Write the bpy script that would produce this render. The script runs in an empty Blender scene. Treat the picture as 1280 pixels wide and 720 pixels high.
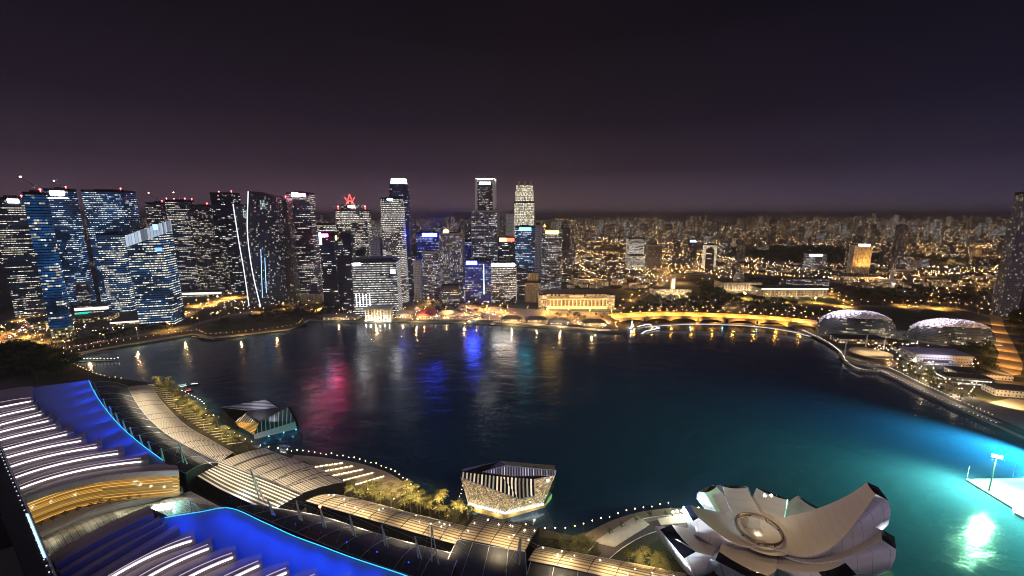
import bpy, math, random
from mathutils import Vector
from mathutils.geometry import tessellate_polygon

# ------------------------------------------------------------------ basics
RN = random.Random(11)
CAM_H, FPX, PITCH = 193.0, 510.0, math.radians(10.23)
CP, SP = math.cos(PITCH), math.sin(PITCH)
scene = bpy.context.scene
COL = scene.collection
rad = math.radians

def at(px, py, z=3.0):
    """world point at height z seen at photo pixel (1280x720)"""
    a, b = (px - 640) / FPX, (py - 360) / FPX
    t = (CAM_H - z) / (SP + b * CP)
    return Vector((a * t, (CP - b * SP) * t, z))

def on_y(px, py, Y):
    a, b = (px - 640) / FPX, (py - 360) / FPX
    t = Y / (CP - b * SP)
    return Vector((a * t, Y, CAM_H - (SP + b * CP) * t))

def proj(p):
    d = CAM_H - p[2]
    dep = p[1] * CP + d * SP
    return 640 + FPX * p[0] / dep, 360 + FPX * (d * CP - p[1] * SP) / dep, dep

def lerp(a, b, t):
    return a + (b - a) * t

def smooth(pts, n):
    """Catmull-Rom through 3D points, n samples"""
    P = [Vector(p) for p in pts]
    if len(P) == 2:
        return [P[0].lerp(P[1], i / (n - 1)) for i in range(n)]
    seg = [0]
    for i in range(len(P) - 1):
        seg.append(seg[-1] + (P[i + 1] - P[i]).length)
    out = []
    for k in range(n):
        d = seg[-1] * k / (n - 1)
        i = 0
        while i < len(P) - 2 and seg[i + 1] < d:
            i += 1
        t = (d - seg[i]) / max(1e-6, seg[i + 1] - seg[i])
        p1, p2 = P[i], P[i + 1]
        p0 = P[i - 1] if i > 0 else p1 * 2 - p2
        p3 = P[i + 2] if i + 2 < len(P) else p2 * 2 - p1
        out.append(0.5 * ((2 * p1) + (p2 - p0) * t + (2 * p0 - 5 * p1 + 4 * p2 - p3) * t * t + (3 * p1 - p0 - 3 * p2 + p3) * t ** 3))
    return out

def inside(x, y, poly):
    c = False
    j = len(poly) - 1
    for i in range(len(poly)):
        xi, yi, xj, yj = poly[i][0], poly[i][1], poly[j][0], poly[j][1]
        if (yi > y) != (yj > y) and x < (xj - xi) * (y - yi) / (yj - yi) + xi:
            c = not c
        j = i
    return c

class MB:
    """collects faces, builds ONE mesh object"""
    def __init__(self):
        self.v, self.f, self.uv, self.mi = [], [], [], []
    def face(self, pts, mi=0, uv=None):
        i = len(self.v)
        self.v += [tuple(p) for p in pts]
        self.f.append(tuple(range(i, i + len(pts))))
        self.uv.append(uv or [(p[0], p[1]) for p in pts])
        self.mi.append(mi)
    def cap(self, poly, z, mi=0, down=False):
        pts = [Vector((p[0], p[1], z if len(p) < 3 or z is not None else p[2])) for p in poly]
        if len(pts) <= 4:
            self.face(pts[::-1] if down else pts, mi)
            return
        for t in tessellate_polygon([pts]):
            a, b, c = (pts[k] for k in t)
            up = (b - a).cross(c - a).z > 0
            self.face([a, b, c] if up != down else [a, c, b], mi)
    def prism(self, poly, z0, z1, mw=0, mt=1, top=None, bottom=False):
        """walls + roof; poly counter-clockwise; u runs round the plan, v up"""
        n = len(poly)
        top = top or poly
        u = 0.0
        for i in range(n):
            a, b, c, d = poly[i], poly[(i + 1) % n], top[(i + 1) % n], top[i]
            L = math.hypot(b[0] - a[0], b[1] - a[1])
            za = z1[i] if isinstance(z1, (list, tuple)) else z1
            zb = z1[(i + 1) % n] if isinstance(z1, (list, tuple)) else z1
            self.face([(a[0], a[1], z0), (b[0], b[1], z0), (c[0], c[1], zb), (d[0], d[1], za)], mw,
                      [(u, 0), (u + L, 0), (u + L, zb - z0), (u, za - z0)])
            u += L
        if mt is not None:
            if isinstance(z1, (list, tuple)):
                self.face([(p[0], p[1], z) for p, z in zip(top, z1)], mt)
            else:
                self.cap(top, z1, mt)
        if bottom:
            self.cap(poly, z0, mw, True)
    def box(self, cx, cy, z0, w, d, h, rot=0.0, mw=0, mt=None):
        self.prism(rect(cx, cy, w, d, rot), z0, z0 + h, mw, mw if mt is None else mt, bottom=True)
    def tube(self, p, q, r, r2=None, n=6, mi=0):
        p, q = Vector(p), Vector(q)
        r2 = r if r2 is None else r2
        ax = (q - p).normalized()
        s = ax.orthogonal().normalized()
        t = ax.cross(s)
        A, B = [], []
        for k in range(n):
            a = 2 * math.pi * k / n
            o = s * math.cos(a) + t * math.sin(a)
            A.append(p + o * r)
            B.append(q + o * r2)
        for k in range(n):
            j = (k + 1) % n
            self.face([A[k], A[j], B[j], B[k]], mi, [(k, 0), (k + 1, 0), (k + 1, (q - p).length), (k, (q - p).length)])
        self.face(A[::-1], mi)
        self.face(B, mi)
    def path(self, pts, r, n=5, mi=0):
        for a, b in zip(pts[:-1], pts[1:]):
            self.tube(a, b, r, r, n, mi)
    def ball(self, c, r, mi=0, n=8, m=5, sz=1.0):
        c = Vector(c)
        g = [[c + Vector((r * math.sin(math.pi * j / m) * math.cos(2 * math.pi * i / n),
                          r * math.sin(math.pi * j / m) * math.sin(2 * math.pi * i / n),
                          r * sz * math.cos(math.pi * j / m))) for i in range(n)] for j in range(m + 1)]
        for j in range(m):
            for i in range(n):
                k = (i + 1) % n
                if j == 0:
                    self.face([g[0][0], g[1][i], g[1][k]], mi)
                elif j == m - 1:
                    self.face([g[j][i], g[m][0], g[j][k]], mi)
                else:
                    self.face([g[j][i], g[j + 1][i], g[j + 1][k], g[j][k]], mi)
    def strip(self, A, B, mi=0, flip=False):
        """quad strip between two equally long point lists, uv in metres"""
        u = 0.0
        for i in range(len(A) - 1):
            L = ((Vector(A[i + 1]) - Vector(A[i])).length + (Vector(B[i + 1]) - Vector(B[i])).length) / 2
            w0 = (Vector(B[i]) - Vector(A[i])).length
            w1 = (Vector(B[i + 1]) - Vector(A[i + 1])).length
            q = [A[i], A[i + 1], B[i + 1], B[i]]
            uv = [(u, 0), (u + L, 0), (u + L, w1), (u, w0)]
            if flip:
                q, uv = q[::-1], uv[::-1]
            self.face(q, mi, uv)
            u += L
    def build(self, name, mats, parent=None, origin=None, smooth_it=False):
        if not isinstance(mats, (list, tuple)):
            mats = [mats]
        if parent is not None and origin is None:
            origin = wloc(parent)
        if origin is None:
            xs = [p[0] for p in self.v]; ys = [p[1] for p in self.v]; zs = [p[2] for p in self.v]
            origin = Vector(((min(xs) + max(xs)) / 2, (min(ys) + max(ys)) / 2, min(zs)))
        ox, oy, oz = origin
        me = bpy.data.meshes.new(name)
        if parent is None or origin is not None:
            vv = [(x - ox, y - oy, z - oz) for x, y, z in self.v]
        me.from_pydata(vv, [], self.f)
        uvl = me.uv_layers.new(name='UVMap')
        flat = [c for f in self.uv for p in f for c in p]
        uvl.data.foreach_set('uv', flat)
        me.polygons.foreach_set('material_index', self.mi)
        if smooth_it:
            me.polygons.foreach_set('use_smooth', [True] * len(self.f))
        for m in mats:
            me.materials.append(m)
        me.update()
        o = bpy.data.objects.new(name, me)
        COL.objects.link(o)
        if parent is not None:
            o.parent = parent
        else:
            o.location = origin
        return o

def wloc(o):
    p = Vector(o.location)
    while o.parent is not None:
        o = o.parent
        p += o.location
    return p

def weld(o, d=0.001):
    import bmesh
    b = bmesh.new(); b.from_mesh(o.data)
    bmesh.ops.remove_doubles(b, verts=b.verts, dist=d)
    b.to_mesh(o.data); b.free()
    return o

def rect(cx, cy, w, d, rot=0.0):
    c, s = math.cos(rot), math.sin(rot)
    return [(cx + x * c - y * s, cy + x * s + y * c) for x, y in ((-w / 2, -d / 2), (w / 2, -d / 2), (w / 2, d / 2), (-w / 2, d / 2))]

def scale_poly(poly, k):
    cx = sum(p[0] for p in poly) / len(poly); cy = sum(p[1] for p in poly) / len(poly)
    return [(cx + (p[0] - cx) * k, cy + (p[1] - cy) * k) for p in poly]

def tag(o, label=None, cat=None, group=None, kind=None):
    if label: o['label'] = label
    if cat: o['category'] = cat
    if group: o['group'] = group
    if kind or label: o['kind'] = kind or 'thing'
    return o

def thing(name, label, cat, loc, group=None):
    o = bpy.data.objects.new(name, None)
    o.empty_display_size = 1
    COL.objects.link(o)
    o.location = loc
    return tag(o, label, cat, group)

def copy_tree(o, kids, loc, rz=0.0, sc=1.0, label=None, group=None):
    c = o.copy(); COL.objects.link(c)
    c.location = loc; c.rotation_euler = (0, 0, rz); c.scale = (sc, sc, sc)
    if label: c['label'] = label
    if group: c['group'] = group
    for k in kids.get(o.name, []):
        d = k.copy(); COL.objects.link(d); d.parent = c
    return c

# ------------------------------------------------------------------ materials
def new_mat(name):
    m = bpy.data.materials.new(name)
    m.use_nodes = True
    nt = m.node_tree
    return m, nt, nt.nodes['Principled BSDF']

def mat(name, col, rough=0.7, metal=0.0, var=0.25, scale=0.3, bump=0.0, emit=None, es=0.0, trans=0.0):
    m, nt, b = new_mat(name)
    N, L = nt.nodes, nt.links
    b.inputs['Roughness'].default_value = rough
    b.inputs['Metallic'].default_value = metal
    tc = N.new('ShaderNodeTexCoord')
    nz = N.new('ShaderNodeTexNoise')
    nz.inputs['Scale'].default_value = scale
    nz.inputs['Detail'].default_value = 5
    L.new(tc.outputs['Object'], nz.inputs['Vector'])
    mx = N.new('ShaderNodeMix'); mx.data_type = 'RGBA'
    mx.inputs[6].default_value = (*[c * (1 - var) for c in col], 1)
    mx.inputs[7].default_value = (*[min(1, c * (1 + var)) for c in col], 1)
    L.new(nz.outputs['Fac'], mx.inputs[0])
    L.new(mx.outputs[2], b.inputs['Base Color'])
    if bump:
        bp = N.new('ShaderNodeBump'); bp.inputs['Strength'].default_value = bump
        L.new(nz.outputs['Fac'], bp.inputs['Height']); L.new(bp.outputs[0], b.inputs['Normal'])
    if emit:
        b.inputs['Emission Color'].default_value = (*emit, 1)
        b.inputs['Emission Strength'].default_value = es
    if trans:
        b.inputs['Transmission Weight'].default_value = trans
    return m

def lamp_mat(name, col, strength, sample=True):
    m, nt, b = new_mat(name)
    b.inputs['Base Color'].default_value = (*[0.8 * c for c in col], 1)
    b.inputs['Emission Color'].default_value = (*col, 1)
    b.inputs['Emission Strength'].default_value = strength
    m.cycles.emission_sampling = 'FRONT_BACK' if sample else 'NONE'
    return m

def striped(name, ca, cb, pitch, frac=0.5, axis=0, rough=0.5, metal=0.0, var=0.3, cross=0.0, big=0.0):
    """slats: two colours alternating along uv u (axis 0) or v (axis 1); big = wider panel joints"""
    m, nt, b = new_mat(name)
    N, L = nt.nodes, nt.links
    uv = N.new('ShaderNodeUVMap'); sp = N.new('ShaderNodeSeparateXYZ')
    L.new(uv.outputs[0], sp.inputs[0])
    def M(op, a, bb=None):
        n = N.new('ShaderNodeMath'); n.operation = op
        for i, x in enumerate((a, bb)):
            if x is None: continue
            if isinstance(x, (int, float)): n.inputs[i].default_value = x
            else: L.new(x, n.inputs[i])
        return n.outputs[0]
    f = M('LESS_THAN', M('FRACT', M('DIVIDE', sp.outputs[axis], pitch)), frac)
    if cross:
        f = M('MULTIPLY', f, M('LESS_THAN', M('FRACT', M('DIVIDE', sp.outputs[1 - axis], cross)), 0.86))
    if big:
        f = M('MULTIPLY', f, M('LESS_THAN', M('FRACT', M('DIVIDE', sp.outputs[axis], big)), 0.93))
    nz = N.new('ShaderNodeTexNoise'); nz.inputs['Scale'].default_value = 0.12; nz.inputs['Detail'].default_value = 6
    tc = N.new('ShaderNodeTexCoord'); L.new(tc.outputs['Object'], nz.inputs['Vector'])
    f2 = M('MULTIPLY', f, M('ADD', M('MULTIPLY', nz.outputs['Fac'], 2 * var), 1 - var))
    mx = N.new('ShaderNodeMix'); mx.data_type = 'RGBA'
    mx.inputs[6].default_value = (*cb, 1); mx.inputs[7].default_value = (*ca, 1)
    L.new(f2, mx.inputs[0]); L.new(mx.outputs[2], b.inputs['Base Color'])
    b.inputs['Roughness'].default_value = rough; b.inputs['Metallic'].default_value = metal
    return m

FG = None
def facade_group():
    g = bpy.data.node_groups.new('facade', 'ShaderNodeTree')
    I = g.interface
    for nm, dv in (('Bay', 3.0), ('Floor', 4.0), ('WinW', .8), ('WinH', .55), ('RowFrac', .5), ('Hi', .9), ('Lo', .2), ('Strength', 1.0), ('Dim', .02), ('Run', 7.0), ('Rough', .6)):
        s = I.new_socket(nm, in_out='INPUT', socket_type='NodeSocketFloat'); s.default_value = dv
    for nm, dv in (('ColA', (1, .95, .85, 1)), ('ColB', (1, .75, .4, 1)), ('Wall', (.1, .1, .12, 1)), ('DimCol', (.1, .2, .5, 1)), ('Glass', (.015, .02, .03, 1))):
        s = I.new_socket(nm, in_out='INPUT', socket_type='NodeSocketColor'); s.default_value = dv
    I.new_socket('BSDF', in_out='OUTPUT', socket_type='NodeSocketShader')
    N, L = g.nodes, g.links
    gi, go = N.new('NodeGroupInput'), N.new('NodeGroupOutput')
    def M(op, *a):
        n = N.new('ShaderNodeMath'); n.operation = op
        for i, x in enumerate(a):
            if isinstance(x, (int, float)): n.inputs[i].default_value = x
            else: L.new(x, n.inputs[i])
        return n.outputs[0]
    def XYZ(a, b, c):
        n = N.new('ShaderNodeCombineXYZ')
        for i, x in enumerate((a, b, c)):
            if isinstance(x, (int, float)): n.inputs[i].default_value = x
            else: L.new(x, n.inputs[i])
        return n.outputs[0]
    G = gi.outputs
    uv = N.new('ShaderNodeUVMap'); sp = N.new('ShaderNodeSeparateXYZ'); L.new(uv.outputs[0], sp.inputs[0])
    oi = N.new('ShaderNodeObjectInfo'); rnd = M('MULTIPLY', oi.outputs['Random'], 91.7)
    ub, vb = M('DIVIDE', sp.outputs[0], G['Bay']), M('DIVIDE', sp.outputs[1], G['Floor'])
    i, j, fu, fv = M('FLOOR', ub), M('FLOOR', vb), M('FRACT', ub), M('FRACT', vb)
    w1 = N.new('ShaderNodeTexWhiteNoise'); w1.noise_dimensions = '3D'; L.new(XYZ(i, j, rnd), w1.inputs['Vector'])
    sc = N.new('ShaderNodeSeparateColor'); L.new(w1.outputs['Color'], sc.inputs[0])
    off = N.new('ShaderNodeTexWhiteNoise'); off.noise_dimensions = '2D'; L.new(XYZ(j, rnd, 0), off.inputs['Vector'])
    w2 = N.new('ShaderNodeTexWhiteNoise'); w2.noise_dimensions = '3D'
    L.new(XYZ(M('FLOOR', M('ADD', M('DIVIDE', i, G['Run']), M('MULTIPLY', off.outputs['Value'], 9.0))), j, M('ADD', rnd, 3.3)), w2.inputs['Vector'])
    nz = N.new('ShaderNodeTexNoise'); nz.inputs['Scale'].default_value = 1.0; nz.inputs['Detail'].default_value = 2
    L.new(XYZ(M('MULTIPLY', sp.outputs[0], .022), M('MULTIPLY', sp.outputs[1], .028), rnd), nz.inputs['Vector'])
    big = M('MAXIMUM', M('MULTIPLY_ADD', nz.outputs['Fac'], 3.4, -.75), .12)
    row = M('LESS_THAN', w2.outputs['Value'], M('MULTIPLY', G['RowFrac'], big))
    th = M('ADD', M('MULTIPLY', row, M('SUBTRACT', G['Hi'], G['Lo'])), G['Lo'])
    on = M('LESS_THAN', w1.outputs['Value'], th)
    mw = M('LESS_THAN', M('ABSOLUTE', M('SUBTRACT', fu, .5)), M('MULTIPLY', G['WinW'], .5))
    mh = M('LESS_THAN', M('ABSOLUTE', M('SUBTRACT', fv, .5)), M('MULTIPLY', G['WinH'], .5))
    mask = M('MULTIPLY', mw, mh)
    part_ = M('MULTIPLY', M('MULTIPLY', row, .30), M('SUBTRACT', 1.0, on))
    e = M('MULTIPLY', M('MULTIPLY', mask, M('ADD', on, part_)), M('MULTIPLY', M('MULTIPLY_ADD', M('POWER', sc.outputs[2], 1.4), .95, .18), G['Strength']))
    dm = M('MULTIPLY', M('MULTIPLY', mask, M('SUBTRACT', 1.0, on)), M('MULTIPLY', G['Dim'], M('MULTIPLY', M('MULTIPLY_ADD', sc.outputs[0], .5, .65), M('POWER', big, 1.6))))  # faint patchy glow painted on unlit panes for a blue reflected sheen
    def MIX(f, a, b):
        n = N.new('ShaderNodeMix'); n.data_type = 'RGBA'
        L.new(f, n.inputs[0]); L.new(a, n.inputs[6]); L.new(b, n.inputs[7])
        return n.outputs[2]
    def VS(col, f):
        n = N.new('ShaderNodeVectorMath'); n.operation = 'SCALE'
        L.new(col, n.inputs[0]); L.new(f, n.inputs[3])
        return n.outputs[0]
    ad = N.new('ShaderNodeVectorMath'); ad.operation = 'ADD'
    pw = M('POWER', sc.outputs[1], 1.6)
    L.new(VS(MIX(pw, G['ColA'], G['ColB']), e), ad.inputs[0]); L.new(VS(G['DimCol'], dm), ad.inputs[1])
    b = N.new('ShaderNodeBsdfPrincipled')
    L.new(MIX(mask, G['Wall'], G['Glass']), b.inputs['Base Color'])
    L.new(M('SUBTRACT', G['Rough'], M('MULTIPLY', mask, M('SUBTRACT', G['Rough'], .12))), b.inputs['Roughness'])
    L.new(ad.outputs[0], b.inputs['Emission Color']); b.inputs['Emission Strength'].default_value = 1.0
    L.new(b.outputs[0], go.inputs[0])
    return g
FG = facade_group()

def facade(name, **kw):
    m = bpy.data.materials.new(name); m.use_nodes = True
    nt = m.node_tree; nt.nodes.clear()
    n = nt.nodes.new('ShaderNodeGroup'); n.node_tree = FG
    o = nt.nodes.new('ShaderNodeOutputMaterial'); nt.links.new(n.outputs[0], o.inputs[0])
    for k, v in kw.items():
        n.inputs[k].default_value = (*v, 1) if isinstance(v, tuple) else v
    m.cycles.emission_sampling = 'NONE'
    return m

COOL, WHITE, WARM, GOLD, SODIUM, BLUE = (.80, .92, 1.0), (1.0, .95, .86), (1.0, .74, .40), (1.0, .60, .20), (1.0, .48, .10), (.05, .12, 1.0)
W = dict
FM = {
 'rows':    facade('glass_rows',    Bay=1.7, Floor=4.0, WinW=.94, WinH=.34, RowFrac=.40, Hi=.90, Lo=.04, Strength=1.35, ColA=(1, .97, .92), ColB=(1, .80, .55), Wall=(.05, .06, .09), Dim=.09, DimCol=(.14, .22, .46), Run=13),
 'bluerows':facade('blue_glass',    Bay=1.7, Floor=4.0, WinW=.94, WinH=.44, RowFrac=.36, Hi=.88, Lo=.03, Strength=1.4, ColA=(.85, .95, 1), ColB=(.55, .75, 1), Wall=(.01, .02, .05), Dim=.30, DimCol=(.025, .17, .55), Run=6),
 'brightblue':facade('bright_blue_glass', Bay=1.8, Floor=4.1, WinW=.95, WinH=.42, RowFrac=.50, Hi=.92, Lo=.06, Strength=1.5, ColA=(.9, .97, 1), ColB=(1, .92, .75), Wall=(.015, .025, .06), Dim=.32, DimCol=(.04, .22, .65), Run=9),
 'darkfew': facade('dark_glass',    Bay=2, Floor=4.0, WinW=.9, WinH=.42, RowFrac=.16, Hi=.85, Lo=.02, Strength=1.4, ColA=(1, .93, .8), ColB=(.8, .9, 1), Wall=(.012, .014, .022), Dim=.03, DimCol=(.1, .2, .5), Run=4),
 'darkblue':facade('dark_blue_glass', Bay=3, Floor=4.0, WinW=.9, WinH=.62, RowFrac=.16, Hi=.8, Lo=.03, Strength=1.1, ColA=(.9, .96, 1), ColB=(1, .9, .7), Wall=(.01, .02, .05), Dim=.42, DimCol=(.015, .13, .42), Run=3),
 'speck':   facade('speckled_glass', Bay=2.2, Floor=3.8, WinW=.85, WinH=.38, RowFrac=.40, Hi=.75, Lo=.07, Strength=1.15, ColA=(1, .93, .8), ColB=(1, .8, .52), Wall=(.05, .05, .07), Dim=.05, DimCol=(.2, .22, .4), Run=3),
 'resid':   facade('flats_wall',    Bay=3.6, Floor=3.3, WinW=.46, WinH=.44, RowFrac=.0, Hi=.5, Lo=.17, Strength=1.2, ColA=(1, .86, .62), ColB=(1, .72, .4), Wall=(.10, .09, .115), Dim=.02, DimCol=(.3, .25, .4), Run=3),
 'bands':   facade('banded_wall',   Bay=3, Floor=4.3, WinW=1.0, WinH=.36, RowFrac=1.2, Hi=.97, Lo=.4, Strength=1.4, ColA=(1, .97, .9), ColB=(.9, .86, .78), Wall=(.02, .025, .05), Dim=.04, DimCol=(.1, .12, .5), Run=14),
 'bright':  facade('bright_rows',   Bay=1.8, Floor=3.9, WinW=.95, WinH=.40, RowFrac=.7, Hi=.95, Lo=.2, Strength=1.5, ColA=(1, .96, .88), ColB=(1, .86, .62), Wall=(.06, .06, .07), Dim=.04, DimCol=(.3, .3, .4), Run=8),
 'grey':    facade('grey_rows',     Bay=2.8, Floor=3.8, WinW=.85, WinH=.42, RowFrac=.42, Hi=.85, Lo=.08, Strength=1.1, ColA=(.9, .93, 1), ColB=(1, .88, .7), Wall=(.16, .16, .19), Dim=.05, DimCol=(.2, .25, .45), Run=6),
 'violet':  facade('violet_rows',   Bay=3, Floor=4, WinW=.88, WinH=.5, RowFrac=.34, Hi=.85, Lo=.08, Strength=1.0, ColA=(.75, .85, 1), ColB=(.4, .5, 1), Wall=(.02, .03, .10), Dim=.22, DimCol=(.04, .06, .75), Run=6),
 'fins':    facade('finned_wall',   Bay=2.2, Floor=4, WinW=.55, WinH=.8, RowFrac=.36, Hi=.8, Lo=.2, Strength=.85, ColA=(.85, .9, 1), ColB=(1, .85, .6), Wall=(.20, .20, .24), Dim=.05, DimCol=(.15, .2, .5), Run=4),
 'warmwall':facade('stone_wall',    Bay=3.4, Floor=4, WinW=.4, WinH=.5, RowFrac=.1, Hi=.7, Lo=.22, Strength=1.0, ColA=(1, .82, .5), ColB=(1, .7, .35), Wall=(.45, .38, .28), Dim=.02, Run=4),
 'pale':    facade('pale_wall',     Bay=3.2, Floor=3.8, WinW=.4, WinH=.4, RowFrac=.05, Hi=.7, Lo=.07, Strength=.9, ColA=(1, .85, .6), ColB=(.9, .95, 1), Wall=(.42, .41, .44), Dim=.02, Run=4),
 'uob':     facade('lit_stone',     Bay=2.4, Floor=4, WinW=.62, WinH=.62, RowFrac=3, Hi=.96, Lo=.7, Strength=2.3, ColA=(1, .95, .78), ColB=(1, .78, .42), Wall=(.55, .5, .42), Dim=.05, Run=9),
 'hdbw':    facade('far_flats_warm', Bay=4.5, Floor=3.4, WinW=.6, WinH=.55, RowFrac=.10, Hi=.8, Lo=.08, Strength=4.0, ColA=(1, .84, .6), ColB=(1, .52, .16), Wall=(.045, .042, .06), Dim=.02, DimCol=(.4, .25, .3), Run=2),
 'hdbc':    facade('far_flats_cool', Bay=4, Floor=3.4, WinW=.5, WinH=.5, RowFrac=.16, Hi=.8, Lo=.09, Strength=3.8, ColA=(.95, .97, 1), ColB=(1, .8, .5), Wall=(.045, .048, .075), Dim=.03, DimCol=(.25, .25, .45), Run=2),
 'hdbd':    facade('far_flats_dim',  Bay=5, Floor=3.4, WinW=.5, WinH=.5, RowFrac=.05, Hi=.8, Lo=.04, Strength=3.6, ColA=(1, .78, .45), ColB=(1, .55, .2), Wall=(.042, .042, .065), Dim=.03, DimCol=(.3, .22, .35), Run=2),
 'lowwarm': facade('shophouse_wall', Bay=4, Floor=3.6, WinW=.6, WinH=.55, RowFrac=.4, Hi=.9, Lo=.4, Strength=1.5, ColA=(1, .8, .5), ColB=(1, .62, .25), Wall=(.35, .28, .2), Dim=.05, DimCol=(.5, .3, .1), Run=3),
 'hotelwall':facade('hotel_wall', Bay=7.6, Floor=7.0, WinW=.5, WinH=.62, RowFrac=.4, Hi=.9, Lo=.6, Strength=.5, ColA=(1, .75, .4), ColB=(1, .6, .25), Wall=(.34, .26, .16), Dim=.05, DimCol=(.5, .3, .1), Run=3),
 'paleflats':facade('pale_flats_wall', Bay=3.4, Floor=3.3, WinW=.4, WinH=.5, RowFrac=.0, Hi=.5, Lo=.2, Strength=1.4, ColA=(1, .84, .6), ColB=(1, .7, .38), Wall=(.12, .15, .24), Dim=.03, DimCol=(.2, .25, .45), Run=3),
 'gold':    facade('golden_hall_glass', Bay=38.0, Floor=.8, WinW=1.0, WinH=.66, RowFrac=3, Hi=1, Lo=.9, Strength=1.3, ColA=(1, .56, .11), ColB=(.85, .34, .04), Wall=(.25, .17, .06), Dim=.1, DimCol=(.9, .5, .1), Run=5),
}
M_roof = mat('roof_deck', (.045, .045, .055), .8, scale=.08, var=.5)
FM['gold'].cycles.emission_sampling = 'FRONT'
M_dark = mat('dark_metal', (.02, .02, .026), .5, .4)
M_white = mat('white_paint', (.75, .75, .78), .5)
M_steel = mat('pale_steel', (.55, .55, .6), .35, .6)
M_conc = mat('concrete', (.32, .31, .31), .8, scale=.5)
M_stone = mat('cream_stone', (.62, .52, .38), .8, scale=.4)
E_white = lamp_mat('sign_white', (1, .98, .95), 26)
E_whites = lamp_mat('light_strip_white', (.92, .95, 1), 4.5)
E_cool = lamp_mat('sign_cool', (.35, .65, 1), 22)
E_red = lamp_mat('sign_red', (1, .02, .16), 110)
E_redlamp = lamp_mat('aviation_red', (1, .05, .06), 30)
E_gold = lamp_mat('sign_gold', (1, .58, .08), 14)
E_red2 = lamp_mat('sign_orange_red', (1, .06, .03), 8)
E_blue = lamp_mat('sign_blue', (.03, .05, 1), 150)
E_cyan = lamp_mat('sign_cyan', (.05, .75, 1), 16)
E_warm = lamp_mat('lamp_warm', (1, .68, .30), 14)
E_sod = lamp_mat('lamp_sodium', (1, .50, .12), 15, False)
E_warmdot = lamp_mat('lamp_far_warm', (1, .72, .38), 26, False)
E_wdot = lamp_mat('lamp_far_white', (.95, .97, 1), 26, False)

def light(kind, loc, energy, col, size=0.3, target=None, spot=None, blend=.6, name='lamp_or_fill_light'):  # serves real lamps and added fill lights without a fixture
    d = bpy.data.lights.new(name, kind)
    d.energy = energy; d.color = col
    d.shadow_soft_size = size
    if kind == 'SPOT':
        d.spot_size = rad(spot or 90); d.spot_blend = blend
    o = bpy.data.objects.new(name, d)
    COL.objects.link(o); o.location = loc
    if target is not None:
        o.rotation_euler = (Vector(target) - Vector(loc)).to_track_quat('-Z', 'Y').to_euler()
    return o

def leaf_mat(name, col, var, scale):
    m = mat(name, col, .6, var=var, scale=scale)
    nt = m.node_tree; N, L = nt.nodes, nt.links
    b = N['Principled BSDF']; t = N.new('ShaderNodeBsdfTranslucent'); mx = N.new('ShaderNodeMixShader'); mx.inputs[0].default_value = .45
    L.new(b.inputs['Base Color'].links[0].from_socket, t.inputs[0])
    L.new(b.outputs[0], mx.inputs[1]); L.new(t.outputs[0], mx.inputs[2]); L.new(mx.outputs[0], N['Material Output'].inputs[0])
    return m
# ------------------------------------------------------------------ camera, sky, ambient fill
cam_d = bpy.data.cameras.new('camera'); cam = bpy.data.objects.new('camera', cam_d); COL.objects.link(cam)
cam_d.sensor_width = 36; cam_d.lens = 36 * FPX / 1280
cam_d.clip_start = 1; cam_d.clip_end = 60000
cam.location = (0, 0, CAM_H); cam.rotation_euler = (math.pi / 2 - PITCH, 0, 0)
scene.camera = cam

w = bpy.data.worlds.new('World'); scene.world = w; w.use_nodes = True
nt = w.node_tree; N, L = nt.nodes, nt.links
bg = N['Background']
sky = N.new('ShaderNodeTexSky'); sky.sky_type = 'NISHITA'; sky.sun_disc = False
sky.sun_elevation = rad(-6); sky.sun_rotation = rad(300)
tc = N.new('ShaderNodeTexCoord'); sp = N.new('ShaderNodeSeparateXYZ'); L.new(tc.outputs['Generated'], sp.inputs[0])
cr = N.new('ShaderNodeValToRGB')      # the glow of the city low in the night sky
els = cr.color_ramp.elements
stops = [(0.0, (.074, .053, .062)), (.018, (.082, .059, .070)), (.05, (.064, .044, .058)), (.10, (.033, .0225, .032)), (.20, (.0155, .0108, .0165)), (.36, (.0082, .0060, .0092)), (.6, (.0050, .0039, .0060))]
els[0].position = 0; els[0].color = (*stops[0][1], 1)
els[1].position = stops[-1][0]; els[1].color = (*stops[-1][1], 1)
for p, c in stops[1:-1]:
    e = els.new(p); e.color = (*c, 1)
L.new(sp.outputs[2], cr.inputs[0])
# the glow is pinker over downtown (left) and bluer to the right
mr = N.new('ShaderNodeMapRange'); mr.inputs[1].default_value = -.8; mr.inputs[2].default_value = .85
L.new(sp.outputs[0], mr.inputs[0])
tint = N.new('ShaderNodeValToRGB'); te = tint.color_ramp.elements
te[0].position = 0; te[0].color = (.90, .80, 1.02, 1); te[1].position = 1; te[1].color = (.58, .70, 1.10, 1)
e = te.new(.52); e.color = (1.10, 1.0, .97, 1)
L.new(mr.outputs[0], tint.inputs[0])
mu = N.new('ShaderNodeMix'); mu.data_type = 'RGBA'; mu.blend_type = 'MULTIPLY'; mu.inputs[0].default_value = 1
cn = N.new('ShaderNodeTexNoise'); cn.inputs['Scale'].default_value = 3.2; cn.inputs['Detail'].default_value = 6; cn.inputs['Roughness'].default_value = .55
cmap = N.new('ShaderNodeMapping'); cmap.inputs['Scale'].default_value = (1, 1, 3.2)
L.new(tc.outputs['Generated'], cmap.inputs[0]); L.new(cmap.outputs[0], cn.inputs['Vector'])
cmr = N.new('ShaderNodeMapRange'); cmr.inputs[1].default_value = .3; cmr.inputs[2].default_value = .7; cmr.inputs[3].default_value = .92; cmr.inputs[4].default_value = 1.08   # thin cloud lit by the city
L.new(cn.outputs['Fac'], cmr.inputs[0])
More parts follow.
